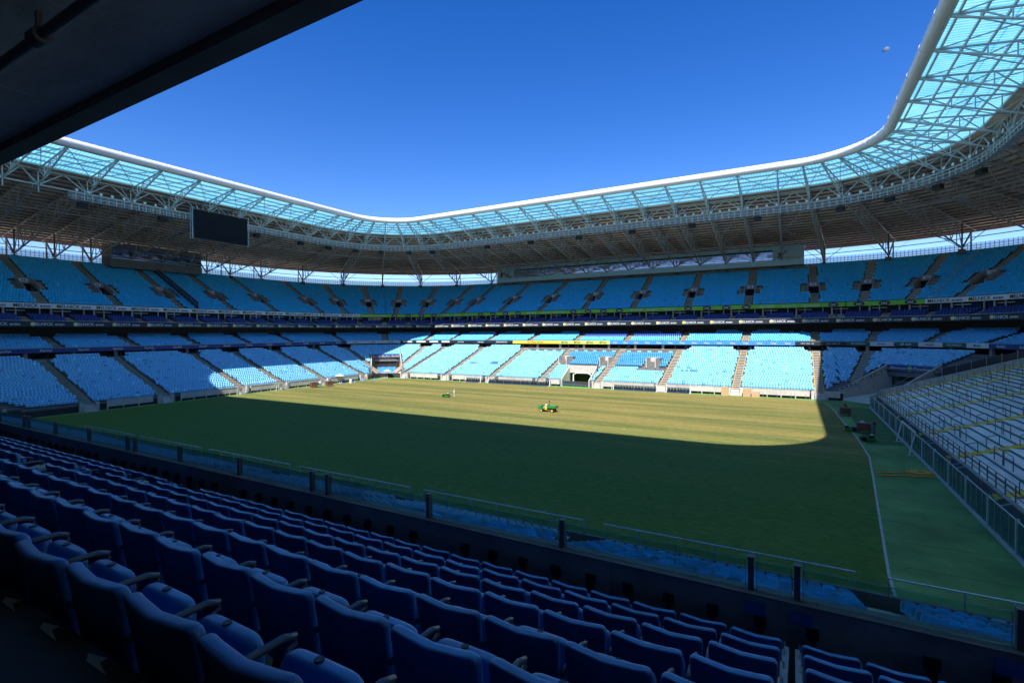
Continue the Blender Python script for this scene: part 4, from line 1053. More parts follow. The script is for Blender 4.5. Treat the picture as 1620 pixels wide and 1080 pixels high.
m = MB(); m.box(X0+7, X1-7.6, 92.16, 92.3, 34.72, 34.82); obj("transom", m, "steel_white", pg, world=True)
m = MB(); m.box(X0+7.1, X1-7.7, 95, 95.2, 32.5, 35.2); obj("inner_wall", m, "concrete_pale", pg, world=True)
def crowd_sign(xc, s, dark):
    # painted supporter silhouette, raised arm, with the slogan next to it
    y = 91.99; m = MB(); z0 = 33.85
    def P(u, v): return (xc+u*s, y, z0+v*s)
    n = 14; m.face([(xc-1.75*s+.42*s*math.cos(2*math.pi*k/n), y, z0+.12*s+.5*s*math.sin(2*math.pi*k/n)) for k in range(n)][::-1])
    m.face([P(-1.5, -.15), P(-1.28, -.3), P(-.42, .72), P(-.25, 1.05), P(-.5, 1.1), P(-.62, .85)]); m.face([P(-2.1, -.2), P(-1.45, -.35), P(-1.7, -1.15), P(-2.0, -.85), P(-2.6, -.75)])
    fg = obj("painted_figure", m, dark, pg, world=True)
    m = MB(); m.face([(P(-2.2, -.6)[0], y-.01, P(0, -.6)[2]), (P(-1.8, -.7)[0], y-.01, P(0, -.7)[2]), (P(-1.95, -1.1)[0], y-.01, P(0, -1.1)[2]), (P(-2.3, -.9)[0], y-.01, P(0, -.9)[2])]); obj("painted_patch", m, "blue_board", pg, world=True)
    for tx, zz, h, w in (("A MAIOR", .38, .62, 2.6), ("TORCIDA", -.38, .62, 2.9), ("DO RIO GRANDE", -1.0, .28, 2.9)):
        me = text_mesh(tx, h*s, w*s, "ink_white" if h > .4 else "ink_navy", 0, .015)
        o = link("lettering", me, pg, (xc+1.15*s-0, 91.985-92, z0+zz*s-30.6))
crowd_sign(44.7, 1.12, "steel_dark"); crowd_sign(-45.2, 1.0, "ink_black")

cr = root("control_room", "dark glazed control room at the top of the left upper stand", "building", (-105, 6.4, 30.2), math.pi/2)
m = MB(); m.box(-11.2, 11.2, 0, 5, 0, 2.2); m.box(-11.2, 11.2, -.1, 5, 4.9, 5.9); m.box(-11.2, 11.2, 4.8, 5, 2, 5); m.box(-11.2, -11, 0, 5, 2.2, 5); obj("shell", m, "concrete_dark", cr)
for k in range(7):
    x0 = -11.0+3.17*k; m = MB(); m.box(x0+.05, x0+3.12, .06, .1, 2.2, 4.9); wn = obj("window", m, "glass_smoked", cr)
    m = MB(); m.box(x0-.05, x0+.05, -.02, .14, 2.2, 4.9); m.box(x0, x0+3.17, .0, .14, 4.35, 4.43); obj("frame", m, "galvanised", wn)
df = root("divider_fence", "dark glass divider fence running down the left upper stand", "fence", (-86, 6.0, 19.5))
for i in range(0, 28, 2):
    d = UD0+UDD*i; x0 = -59.4-d; x1 = -59.4-d-UDD*2; z0 = UZ0+URZ*i+.1; z1 = UZ0+URZ*(i+2)+.1
    m = MB(); m.face([(x0, 6.0, z0), (x1+.05, 6.0, z1), (x1+.05, 6.0, z1+1.9), (x0, 6.0, z0+1.9)]); obj("panel", m, "glass_fence", df, world=True)
    m = MB(); m.bar((x0, 6, z0-.3), (x0, 6, z0+1.95), .08); obj("post", m, "rail_dark", df, world=True)
m = MB(); m.bar((-59.4-UD0, 6, UZ0+2.05), (-59.4-UD0-UDD*28, 6, UZ0+URZ*28+2.05), .09); m.bar((-59.4-UD0, 6, UZ0+1.1), (-59.4-UD0-UDD*28, 6, UZ0+URZ*28+1.1), .06); obj("rail", m, "galvanised", df, world=True)
rf2 = root("divider_rail", "thin grey divider rail running down the right corner of the upper stand", "rail", ST.p3(-14.4, UD0, UZ0))
m = MB()
for i in range(0, 28, 2):
    p = ST.p3(-14.4, UD0+UDD*i, UZ0+URZ*i); m.bar(p, (p[0], p[1], p[2]+1.2), .06)
obj("post", m, "galvanised", rf2, world=True)
m = MB()
for zz in (.6, 1.2): m.bar(ST.p3(-14.4, UD0, UZ0+zz), ST.p3(-14.4, UD0+UDD*27, UZ0+URZ*27+zz), .07)
obj("handrail", m, "galvanised", rf2, world=True)
rf2 = root("divider_rail", "thin dark divider rail running down the far left corner of the upper stand", "rail", ST.p3(127.6, UD0, UZ0))
m = MB()
for zz in (.6, 1.2): m.bar(ST.p3(127.6, UD0, UZ0+zz), ST.p3(127.6, UD0+UDD*27, UZ0+URZ*27+zz), .07)
obj("handrail", m, "rail_dark", rf2, world=True)
# ================================================================= the camera's own side
def project(p):
    v = cam.matrix_world.inverted() @ Vector(p)
    if v.z > -.05: return None
    f = cd.lens/36*1620; return 810+f*v.x/-v.z, 540-f*v.y/-v.z
NLX0, NLX1 = -40.0, 57.0
NLA = [49.0-11.75*k for k in range(7)]
nl = root("near_lower_stand", "near lower stand of blue seats beyond the foreground parapet", "grandstand", (40, -42, 0))
m = MB(); m2 = MB()
for i in range(19):
    y = -42.0-.85*i; z = 1.95+.30*i
    m.face([(NLX0, y-.85, z), (NLX1, y-.85, z), (NLX1, y, z), (NLX0, y, z)], 0); m.face([(NLX1, y, z-.30 if i else 0), (NLX0, y, z-.30 if i else 0), (NLX0, y, z), (NLX1, y, z)], 1)
obj("terrace", m, ["terrace", "stand_riser"], nl, world=True)
for xa in NLA:
    m = MB()
    for i in range(18):
        for h in (0, 1):
            y = -42.0-.85*i-.425*h; z = 1.97+.30*i+.15*h; m.box(xa-.6, xa+.6, y-.425, y, z-.4, z, 0)
            m.box(xa-.61, xa-.5, y-.425, y+.003, z-.3, z+.004, 1)
    obj("aisle_stairs", m, ["stair", "yellow_paint"], nl, world=True)
m = MB()
x = NLX0
while x < NLX1: m.box(x+.01, x+2.39, -41.55, -41.35, .5, 2.35); x += 2.4
obj("front_wall", m, "concrete_dark", nl, world=True)
edges = sorted(NLA); segs = []
for k in range(len(edges)-1): segs.append((edges[k]+.55, edges[k+1]-.55))
segs.append((edges[-1]+.55, 56.5))
for a, b in segs:
    m = MB(); m.bar((a, -41.45, 3.05), (b, -41.45, 3.05), .075, 6)
    n = max(2, int((b-a)/1.75)); 
    for k in range(n+1): xx = a+(b-a)*k/n; m.bar((xx, -41.45, 2.3), (xx, -41.45, 3.05), .055)
    obj("front_rail", m, "galvanised", nl, world=True)
# plastic seats: nearest three hundred singly, the others join the mass
def plastic_seat_mesh():
    bm = bmesh.new(); nx_, nz_ = 7, 6
    def grid(fn, th):
        vs = [[bm.verts.new(fn(i/(nx_-1)*2-1, j/(nz_-1))) for i in range(nx_)] for j in range(nz_)]
        fs = [bm.faces.new((vs[j][i], vs[j][i+1], vs[j+1][i+1], vs[j+1][i])) for j in range(nz_-1) for i in range(nx_-1)]
        bmesh.ops.solidify(bm, geom=fs, thickness=th)
    def back(u, v):
        wdt = .228*(1-.13*max(0, (v-.62)/.38)**2.6); z = .40+.46*v-.035*(u*u)*max(0, v-.5)*2
        return (u*wdt, .15+.075*v-.028*u*u+.0*v, z)
    def pan(u, v): return (u*(.21-.02*v*v), .17-.42*v, .375+.02*u*u+.03*v-.05*max(0, v-.82)*3)
    grid(back, .03); grid(pan, .03); bmesh.ops.recalc_face_normals(bm, faces=bm.faces)
    me = bpy.data.meshes.new("plastic_seat"); bm.to_mesh(me); bm.free(); me.materials.append(MATS["plastic_blue"])
    me.polygons.foreach_set("use_smooth", [True]*len(me.polygons)); return me
psm = plastic_seat_mesh(); cand = []
for i in range(17):
    y = -42.0-.85*i-.42; z = 1.95+.30*i; x = NLX0+.5
    while x < NLX1-.4:
        if not any(abs(x-a) < .86 for a in NLA): cand.append((x, y, z, i))
        x += .5
def seen(c):
    p = project((c[0], c[1]-.2, c[2]+.8)); 
    if not p or not (-30 < p[0] < 1650 and p[1] < 1090): return False
    ww = CAM+(Vector((c[0], c[1]-.2, c[2]+.8))-CAM)*((-58.95-CAM.y)/(c[1]-.2-CAM.y)); return ww.z > 9.58     # above the parapet
vis = [c for c in cand if seen(c)]
vis.sort(key=lambda c: (Vector((c[0], c[1], c[2]))-CAM).length)
pick = set(vis[:300]); rowc = {}
for c in sorted(cand):
    if c in pick:
        blk = min(range(len(NLA)), key=lambda k: abs(NLA[k]-c[0])); side = "right" if c[0] > NLA[blk] else "left"
        cnt = int(round((abs(c[0]-NLA[blk])-.86)/.5))+1
        an = {0: "lower right stairs", 1: "middle stairs", 2: "far stairs"}.get(blk, "farthest stairs")
        o = link("plastic_seat", psm, None, c[:3], math.pi+rnd.uniform(-.02, .02))
        tag(o, "blue seat, %s row of near lower stand, %s %s of the %s" % (ordinal(c[3]+1), ordinal(cnt), side, an), "seat", "blue plastic seats of the near lower stand")
    else: mass.add(c[0], c[1], c[2], math.pi, tint(SEAT_LOW, .1, .02))

# ---- parapet with glass
PY = -58.85
par = root("parapet_wall", "dark concrete parapet with a low glass screen in front of the camera", "wall", (44, PY, 8))
x = 2.0; k = 0
while x < 58:
    m = MB(); m.box(x+.006, x+5.244, PY-.2, PY, 7.4, 9.6); obj("wall_panel", m, "parapet", par, world=True); x += 5.25
m = MB(); m.box(2, 58, PY-.24, PY+.02, 9.6, 9.625); obj("coping", m, "concrete_dark", par, world=True)
posts = [48.3+.5, 48.3, 46.31, 45.8, 43.2, 40.62, 38.02, 37.55, 35.05, 32.5, 30.2, 29.78, 27.37, 24.95, 22.7, 22.3, 19.9, 17.4, 14.9]
pm = MB(); pm.box(-.034, .034, -.045, .045, 9.45, 10.03); pm.box(-.038, .038, -.05, .05, 10.03, 10.045); pm = pm.mesh("glass_post", ["steel_dark"])
for xx in posts: link("glass_post", pm, par, (xx-44, -.1, -8))
for a, b in list(zip(posts[1:], posts[:-1]))+[(48.8, 51.4), (51.4, 54.0)]:
    m = MB(); m.box(a+.055, b-.055, PY-.106, PY-.094, 9.63, 9.985); gp = obj("glass_pane", m, "glass_near", par, world=True)
    m = MB(); m.box(a+.055, b-.055, PY-.112, PY-.088, 9.985, 9.995); m.box(a+.055, a+.065, PY-.112, PY-.088, 9.63, 9.985); m.box(b-.065, b-.055, PY-.112, PY-.088, 9.63, 9.985)
    obj("glass_edge", m, "glass", gp)
br = MB(); br.box(-.07, .07, -.05, .0, .12, .24); br.box(-.035, .035, -.07, 0, -.05, .12); br.box(-.055, .055, -.09, -.045, .14, .21); br = br.mesh("bracket", ["black"])
SP = .555; GX = 42.86
for k in range(-46, 16):
    if k % 11 == 7: continue
    xx = GX+SP*(k+.5)
    o = link("bracket", br, par, (xx-44, -.2, 9.12-8), 0)
m = MB(); 
for xx in (45.85, 46.35, 48.2): m.box(xx-.12, xx+.12, PY-.215, PY-.199, 9.36, 9.52)
obj("cover_plate", m, "seat_shell", par, world=True)
# ---- stepped floor under the padded seats
RP, RR, RY0, RZB = .843, .378, -59.85, 9.57
nf = root("near_middle_stand", "dark stepped concrete floor under the foreground padded seats", "grandstand", (44, -62, 8.6))
m = MB()
for j in range(7):
    z = RZB-.9+RR*j; yf = (RY0-RP*(j-1)-.12) if j else PY-.2; yb_ = RY0-RP*j-.12
    m.face([(0, yb_, z), (58, yb_, z), (58, yf, z), (0, yf, z)]); m.face([(58, yf, z-.5), (0, yf, z-.5), (0, yf, z), (58, yf, z)])
yp = RY0-RP*6-.12; m.box(0, 58, -72, yp, 10.3, 11.66)
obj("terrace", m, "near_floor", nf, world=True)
am = MB(); am.face([(-.10, .008, .004), (-.05, -.018, .004), (.12, -.02, .004), (.01, .002, .004), (.005, .03, .004)]); am = am.mesh("arrow_mark", ["line_white"])
x = 41.4; k = 0
while x < 47:
    link("arrow_mark", am, nf, (x-44, yp-.045+62, 11.66-8.6)); x += .43
m = MB(); m.box(0, 58, -72.2, -72, 11, 16); obj("back_wall", m, "concrete_dark", nf, world=True)  # unseen wall added behind the camera to block light from the rear
# ---- soffit overhead
sf = root("overhang_soffit", "dark concrete overhang with a pipe above the camera", "ceiling", (40, -66, 15.9))
x = -30.0
while x < 62:
    for y0, y1 in ((-66.4, -62.86), (-70.0, -66.42), (-74, -70.02)):
        m = MB(); m.box(x+.012, x+2.588, y0, y1, 16.02, 16.3); obj("soffit_panel", m, "soffit", sf, world=True)
    x += 2.6
m = MB(); m.box(-30, 62, -96, -62.86, 16.05, 16.6); obj("slab", m, "concrete_dark", sf, world=True)
m = MB(); m.box(-30, 62, -62.85, -62.59, 15.9, 17.2); obj("edge_beam", m, "concrete_dark", sf, world=True)
m = MB(); m.bar((-30, -63.9, 15.78), (60, -63.9, 15.78), .10, 10); pp = obj("pipe", m, "steel_dark", sf, smooth=False, auto=50, world=True)
xx = 38.0
for k in range(14):
    x = 39.9-3.1*k if k < 8 else 43.0+3.1*(k-8)
    m = MB(); m.bar((x-.09, -63.9, 15.78), (x+.09, -63.9, 15.78), .17, 10); m.bar((x+.0, -63.9, 15.8), (x+.0, -63.9, 16.02), .05); obj("coupling", m, "steel_dark", pp, auto=50)

# ---- padded seats
def slab_mesh(name, wt, wb, h, th, curve, dip, matn, mat2=None, lean=0.0, n=40, e=.32, soft=1.0):
    """rounded upholstered slab standing on z=0, facing -y"""
    bm = bmesh.new(); out = []
    for k in range(n):
        a = 2*math.pi*k/n; c, s = math.cos(a), math.sin(a)
        u = math.copysign(abs(c)**e, c); v = (math.copysign(abs(s)**e, s)+1)/2
        out.append((u, v))
    rings = [(.80, .90, .50), (.90, .955, .47), (.97, .985, .36), (1, 1, .12), (1, 1, -.12), (.97, .985, -.36), (.90, .955, -.47), (.80, .90, -.50)]
    vs = []
    for sx, sz, t in [(1-(1-a_)*soft, 1-(1-b_)*soft, t_) for a_, b_, t_ in rings]:
        row = []
        for u, v in out:
            w_ = (wb+(wt-wb)*v)/2; x = u*w_*sx; z = h*(.5+(v-.5)*sz); z -= dip*(1-(u*u))*max(0, v-.6)/.4
            y = t*th-curve*(u*u)*.5+lean*v; row.append(bm.verts.new((x, y, z)))
        vs.append(row)
    for a, b in zip(vs[:-1], vs[1:]):
        for k in range(n): bm.faces.new((a[k], a[(k+1) % n], b[(k+1) % n], b[k]))
    for row, rev in ((vs[0], False), (vs[-1], True)):
        # fan through a centre line so that the curve is kept
        c = bm.verts.new((0, sum(q.co.y for q in row)/n+curve*.25, sum(q.co.z for q in row)/n))
        for k in range(n): f = bm.faces.new((row[k], row[(k+1) % n], c)) if rev else bm.faces.new((row[(k+1) % n], row[k], c))
    bmesh.ops.recalc_face_normals(bm, faces=bm.faces)
    me = bpy.data.meshes.new(name); bm.to_mesh(me); bm.free(); me.materials.append(MATS[matn])
    if mat2: me.materials.append(MATS[mat2])
    me.polygons.foreach_set("use_smooth", [True]*len(me.polygons))
    if mat2:
        for p in me.polygons:
            if p.normal.y > .75: p.material_index = 1
    return me
BACK = slab_mesh("backrest", .525, .46, .52, .064, .055, .018, "seat_navy", "seat_shell", .07, 48, .20, .6)
CUSH = slab_mesh("cushion", .44, .42, .42, .07, .0, .0, "seat_navy", None, -.04, 32)
CUSHF = slab_mesh("cushion", .44, .42, .42, .085, .0, .0, "seat_navy", "seat_under", 0, 32)
ab = MB(); ab.path([(0, .05, 0), (0, -.10, .0), (0, -.27, -.002), (0, -.325, -.02), (0, -.33, -.055), (0, -.27, -.075)], [.017, .019, .019, .016, .013, .011], 6)
ARM = ab.mesh("armrest", ["arm_grey"], True)
ab = MB(); ab.path([(0, -.02, .45), (0, -.16, .44), (0, -.18, .30), (0, -.05, .0)], [.045, .05, .045, .03], 8); HNG = ab.mesh("bracket", ["black"], True)
ab = MB()
n = 12
ab.cyl((0, 0, 0), .02, .012, 12); KNOB = ab.mesh("button", ["black"])
ab = MB(); ab.box(-.022, .022, -.20, .05, 0, .62); PANEL = ab.mesh("end_panel", ["panel_grey"])
def padded_seat(x, y, zf, label, first, endp, down=False):
    r = root("padded_seat", label, "seat", (x, y, zf), math.pi+rnd.uniform(-.015, .015), "foreground padded seats")
    bo_ = link("backrest", BACK, r, (0, -.02, .40)); bo_.rotation_euler = (R(rnd.uniform(-1.6, 1.6)), 0, R(rnd.uniform(-1, 1)))
    if down:
        c = link("cushion", CUSHF, r, (0, -.10, .46)); c.rotation_euler = (R(82), 0, 0)
    else:
        c = link("cushion", CUSH, r, (0, -.225, .285)); c.rotation_euler = (R(rnd.uniform(-4, 3)), 0, 0)
        link("button", KNOB, c, (.02, -.04, .415))
    for sx in ((-1, 1) if first else (-1,)):
        link("armrest", ARM, r, (sx*SP/2, -.03, .70)); link("bracket", HNG, r, (sx*SP/2, 0, .02))
    for sx in endp: link("end_panel", PANEL, r, (sx*(SP/2+.02), 0, .1))
    return r
blocks = []
bx_left = [(33.75-SP*(k+1), "left of the stairs", k+1) for k in range(46)]
bx_mid = [(GX+SP*k, "right of the stairs", 0) for k in range(-14, 6)]
bx_right = [(46.33+SP*k, "right of the narrow gap", k+1) for k in range(10)]
for j in range(7):
    y = RY0-RP*j+.0; z = RZB-.9+RR*j; off = -.10 if j == 6 else 0.0
    for grp, lst in (("l", bx_left), ("m", bx_mid), ("r", bx_right)):
        for q, (xl, where, cnt) in enumerate(lst):
            x = xl+SP/2+off*(grp != "x")
            ps = [project((x+dx, y+dy, z+dz)) for dx in (-.3, .3) for dy in (-.1, .35) for dz in (.35, .95)]
            if not any(p and -160 < p[0] < 1780 and p[1] < 1240 for p in ps): continue
            n_ = cnt if grp != "m" else q+1
            endp = ()
            if grp == "m" and q == len(lst)-1: endp = (-1,)
            if grp == "r" and q == 0: endp = (1,)
            lab = "navy padded folding seat, %s row behind the parapet, %s %s" % (ordinal(j+1), ordinal(n_), where)
            dn = (grp == "l" and q == 0 and j in (1, 3)) or (grp == "m" and q == 0 and j in (2, 3))
            padded_seat(x, y, z, lab, q == 0, endp, dn)

# ================================================================= things on the pitch
def soft_box(mb, x0, x1, y0, y1, z0, z1, mi=0): mb.box(x0, x1, y0, y1, z0, z1, mi)
def goal(label, loc, rz, tilt):
    r = root("goal_frame", label, "goal", loc, rz)
    T = math.tan(tilt); W = 3.66
    for sx in (-W, W):
        m = MB(); m.bar((sx, 0, 0), (sx, T*2.44, 2.44), .13, 10); obj("post", m, "white_paint", r, auto=40)
        m = MB(); m.bar((sx, T*2.44, 2.4), (sx, 1.3, .05), .06, 6); m.bar((sx, 0, .05), (sx, 1.3, .05), .07, 6); obj("stay", m, "white_paint", r)
    m = MB(); m.bar((-W, T*2.44, 2.44), (W, T*2.44, 2.44), .09, 10); obj("crossbar", m, "white_paint", r)
    m = MB(); m.bar((-W, 1.3, .05), (W, 1.3, .05), .1, 6); obj("base_bar", m, "white_paint", r)
goal("white goal frame leaning back against the left end wall", (-56.4, 3.1, 0), math.pi/2, -R(14))
goal("white goal frame leaning against the glass fence of the standing terrace", (56.55, 2.3, 0), -math.pi/2, R(12))

def person(label, loc, rz, pose, cols, group=None, hat=False):
    """one continuous figure grown with a Skin modifier; cols = hair/shirt/arms/trousers/shoes materials"""
    J = {"pel": (0, 0, .93), "bel": (0, .0, 1.12), "che": (0, .0, 1.36), "nec": (0, 0, 1.50), "hea": (0, -.02, 1.62), "top": (0, -.01, 1.74),
         "sl": (-.19, 0, 1.43), "el": (-.24, .02, 1.15), "hl": (-.25, -.06, .90), "fl": (-.25, -.10, .80), "sr": (.19, 0, 1.43), "er": (.24, .02, 1.15), "hr": (.25, -.06, .90), "fr": (.25, -.10, .80),
         "pl": (-.10, 0, .88), "kl": (-.11, -.02, .49), "al": (-.11, .02, .09), "tl": (-.11, -.14, .04), "pr": (.10, 0, .88), "kr": (.11, -.02, .49), "ar": (.11, .02, .09), "tr": (.11, -.14, .04)}
    J.update(pose)
    E_ = [("pel", "bel"), ("bel", "che"), ("che", "nec"), ("nec", "hea"), ("hea", "top")]
    for s in "lr": E_ += [("che", "s"+s), ("s"+s, "e"+s), ("e"+s, "h"+s), ("h"+s, "f"+s), ("pel", "p"+s), ("p"+s, "k"+s), ("k"+s, "a"+s), ("a"+s, "t"+s)]
    rad = {"pel": .14, "bel": .13, "che": .15, "nec": .055, "hea": .095, "top": .07}
    for s in "lr": rad.update({"s"+s: .075, "e"+s: .052, "h"+s: .035, "f"+s: .03, "p"+s: .095, "k"+s: .065, "a"+s: .045, "t"+s: .035})
    ks = list(J); me = bpy.data.meshes.new("person"); me.from_pydata([J[k] for k in ks], [(ks.index(a), ks.index(b)) for a, b in E_], [])
    o = bpy.data.objects.new("person", me); COL.objects.link(o)
    md = o.modifiers.new("skin", 'SKIN'); md.use_smooth_shade = True
    for i, k in enumerate(ks): sv = me.skin_vertices[0].data[i]; sv.radius = (rad[k], rad[k]*(.8 if k in ("pel", "bel", "che") else 1)); sv.use_root = (k == "pel")
    o.modifiers.new("sub", 'SUBSURF').levels = 1
    dg = bpy.context.evaluated_depsgraph_get(); nm = bpy.data.meshes.new_from_object(o.evaluated_get(dg)); bpy.data.objects.remove(o)
    for c in cols: nm.materials.append(MATS[c])
    jp = {k: Vector(v) for k, v in J.items()}
    reg = [("hair", 0, ["top"]), ("skin", 1, ["hea", "nec"])]
    def seg(p, a, b): ab_ = b-a; t_ = max(0, min(1, (p-a).dot(ab_)/max(1e-9, ab_.length_squared))); return (p-a-ab_*t_).length
    parts = [(0, "top", "hea"), (1, "hea", "nec"), (2, "che", "bel"), (2, "bel", "pel"), (2, "che", "sl"), (2, "che", "sr"), (2, "sl", "el"), (2, "sr", "er"), (1, "el", "hl"), (1, "er", "hr"), (1, "hl", "fl"), (1, "hr", "fr"), (3, "pl", "kl"), (3, "pr", "kr"), (3, "kl", "al"), (3, "kr", "ar"), (3, "pel", "pl"), (3, "pel", "pr"), (4, "al", "tl"), (4, "ar", "tr")]
    for p in nm.polygons:
        p.use_smooth = True
        p.material_index = min(parts, key=lambda q: seg(p.center, jp[q[1]], jp[q[2]]))[0]
        if p.material_index == 0 and (p.center.z < jp["hea"].z+.05 and p.center.y < jp["hea"].y): p.material_index = 1
    nm.name = "person"; o = link("person", nm, None, loc, rz); return tag(o, label, "person", group)
WALK = {"kl": (-.11, -.16, .50), "al": (-.11, -.22, .10), "tl": (-.11, -.38, .06), "kr": (.11, .06, .48), "ar": (.11, .32, .12), "tr": (.11, .20, .04)}
PUSH = dict(WALK, el=(-.22, -.10, 1.16), hl=(-.2, -.36, 1.05), fl=(-.2, -.44, 1.03), er=(.22, -.10, 1.16), hr=(.2, -.36, 1.05), fr=(.2, -.44, 1.03))
SIT = {"pel": (0, 0, .75), "bel": (0, .03, .95), "che": (0, .02, 1.19), "nec": (0, .0, 1.33), "hea": (0, -.03, 1.45), "top": (0, -.02, 1.57), "sl": (-.19, .01, 1.26), "sr": (.19, .01, 1.26), "el": (-.24, -.06, 1.0), "er": (.24, -.06, 1.0), "hl": (-.17, -.30, 1.02), "hr": (.17, -.30, 1.02), "fl": (-.12, -.38, 1.06), "fr": (.12, -.38, 1.06),
       "pl": (-.1, -.04, .74), "pr": (.1, -.04, .74), "kl": (-.13, -.46, .78), "kr": (.13, -.46, .78), "al": (-.13, -.60, .40), "ar": (.13, -.60, .40), "tl": (-.13, -.76, .38), "tr": (.13, -.76, .38)}
LEAN = {"el": (-.24, -.08, 1.16), "hl": (-.2, -.30, 1.10), "fl": (-.18, -.38, 1.1), "er": (.24, -.08, 1.16), "hr": (.2, -.30, 1.10), "fr": (.18, -.38, 1.1), "hea": (0, -.06, 1.61), "top": (0, -.06, 1.73)}
LEFTW = -math.pi/2                       # facing -x
def wheel(parent, name, c, r, wd, tyre="rubber", rim="machine_yellow", n=18, axis='x'):
    m = MB(); o_ = {'x': Vector((wd/2, 0, 0)), 'y': Vector((0, wd/2, 0))}[axis]
    m.cyl(Vector(c)-o_, r, wd, n, 0, axis); w_ = obj(name, m, tyre, parent, auto=40)
    m = MB(); m.cyl(Vector(c)-o_*1.08, r*.58, wd*1.08, 12, 0, axis); obj("rim", m, rim, w_, auto=40)
    return w_
def reel_mower(label, loc, rz, handle=True, box_=True):
    r = root("lawn_mower", label, "lawn mower", loc, rz)         # drives towards local -y
    m = MB(); m.box(-.45, .45, -.35, .35, .18, .36); m.box(-.48, -.42, -.5, .4, .1, .45); m.box(.42, .48, -.5, .4, .1, .45); obj("deck", m, "machine_green", r)
    m = MB(); m.cyl((-.42, .18, .22), .22, .84, 16, 0, 'x'); obj("roller", m, "steel_dark", r, auto=40)
    m = MB(); m.cyl((-.42, -.38, .16), .15, .84, 12, 0, 'x'); obj("cutting_reel", m, "rubber", r, auto=40)
    m = MB(); m.box(-.22, .22, -.12, .28, .36, .66); m.box(-.16, .16, -.05, .2, .66, .74); obj("engine", m, "black", r)
    m = MB(); m.box(-.14, .14, .0, .22, .74, .84); obj("fuel_tank", m, "white_paint", r)
    if box_:
        m = MB(); m.box(-.44, .44, -1.0, -.55, .12, .5); m.face([(-.44, -1.0, .5), (.44, -1.0, .5), (.44, -.55, .62), (-.44, -.55, .62)]); obj("grass_box", m, "black", r)
    if handle:
        m = MB(); m.path([(-.25, .35, .4), (-.25, 1.0, .95), (-.25, 1.15, 1.03), (.25, 1.15, 1.03), (.25, 1.0, .95), (.25, .35, .4)], .022, 6); obj("handle", m, "machine_green", r)
    return r
reel_mower("green walk-behind mower pushed across the sunlit pitch", (-13.9, 14.5, 0), LEFTW)
person("person in white walking behind the mower on the sunlit pitch", (-12.25, 14.5, 0), LEFTW, PUSH, ("cloth_white", "skin", "cloth_white", "khaki", "black"))

def utility_vehicle():
    r = root("utility_vehicle", "small green utility vehicle with yellow wheels on the sunlit pitch", "utility vehicle", (11.6, 7.2, 0), LEFTW)
    m = MB(); m.box(-.62, .62, -1.75, -.95, .45, .72); prof = [(-1.78, .45), (-1.78, .85), (-1.62, 1.12), (-1.25, 1.16), (-1.12, .9), (-1.12, .45)]
    m.face([(-.6, y, z) for y, z in prof]); m.face([(.6, y, z) for y, z in prof][::-1])
    for p, q in zip(prof, prof[1:]+prof[:1]): m.face([(-.6, *p), (.6, *p), (.6, *q), (-.6, *q)])
    obj("bonnet", m, "machine_green", r)
    m = MB(); m.box(-.62, .62, -1.15, .0, .36, .46); m.box(-.3, .3, .0, 1.5, .42, .56); obj("chassis", m, "black", r)
    m = MB(); m.box(-.5, .5, -.45, .0, .46, .70); m.box(-.5, .5, -.06, .06, .7, 1.15); obj("bench_seat", m, "machine_yellow", r)
    m = MB(); m.box(-.68, .68, .12, 1.85, .82, .88); m.box(-.68, -.63, .12, 1.85, .88, 1.22); m.box(.63, .68, .12, 1.85, .88, 1.22); m.box(-.68, .68, .12, .17, .88, 1.3); m.box(-.68, .68, 1.8, 1.85, .88, 1.22)
    m.box(-.70, .70, .10, 1.88, 1.2, 1.25); obj("cargo_bed", m, "machine_green", r)
    m = MB(); m.box(-.35, .35, .2, 1.2, .5, .8); obj("engine_cover", m, "brown_cart", r)
    m = MB(); m.bar((-.5, .12, .8), (-.5, .12, 2.0), .09, 8); m.box(-.57, -.43, .05, .19, 1.85, 2.1); obj("exhaust_stack", m, "black", r)
    m = MB(); m.path([(0, -1.15, .8), (0, -.95, 1.12)], .025, 6); m.path([(.17*math.cos(a), -.93+.06*math.sin(a), 1.13+.15*math.sin(a)) for a in [2*math.pi*k/12 for k in range(12)]], .018, 5, 0, True); obj("steering_wheel", m, "black", r)
    for sx in (-.6, .6):
        wheel(r, "wheel", (sx, -1.05, .27), .27, .22); wheel(r, "wheel", (sx, 1.15, .33), .33, .28)
        m = MB(); m.cyl((sx*.7, -1.8, .82), .09, .04, 10, 0, 'y'); obj("headlight", m, "white_paint", r)
    r.scale = (.86, .86, .86)
uv_ = utility_vehicle()
person("person in white shirt driving the green utility vehicle", (11.6-.25, 7.2, -.05), LEFTW, SIT, ("hair", "skin", "cloth_white", "khaki", "black"))

def cart(label, loc, rz, lid=False):
    r = root("equipment_cart", label, "cart", loc, rz)
    m = MB(); m.box(-.72, .72, -.5, .5, .32, 1.22)
    obj("box", m, "brown_cart", r)
    m = MB()
    for x0 in (-.74, .66):
        for y0 in (-.52, .44): m.box(x0, x0+.08, y0, y0+.08, .22, 1.26)
    m.box(-.76, .76, -.54, .54, 1.22, 1.28); m.box(-.12, .12, -.53, -.5, .95, 1.12); obj("frame", m, "steel_dark", r)
    for sx in (-.55, .55):
        for sy in (-.4, .4): wheel(r, "wheel", (sx, sy, .14), .14, .07, "rubber", "steel_grey", 12)
    if lid:
        m = MB(); m.face([(.1, .3, 1.28), (.5, .3, 1.28), (.2, .35, 1.8), (-.1, .35, 1.8)]); o = obj("lid", m, "brown_cart", r); o.modifiers.new("s", 'SOLIDIFY').thickness = .04
cart("brown equipment cart with its lid up near the far right corner", (52.9, 24.0, 0), R(8), True)
cart("brown equipment cart with a person leaning beside it", (53.9, 10.2, 0), R(-5))
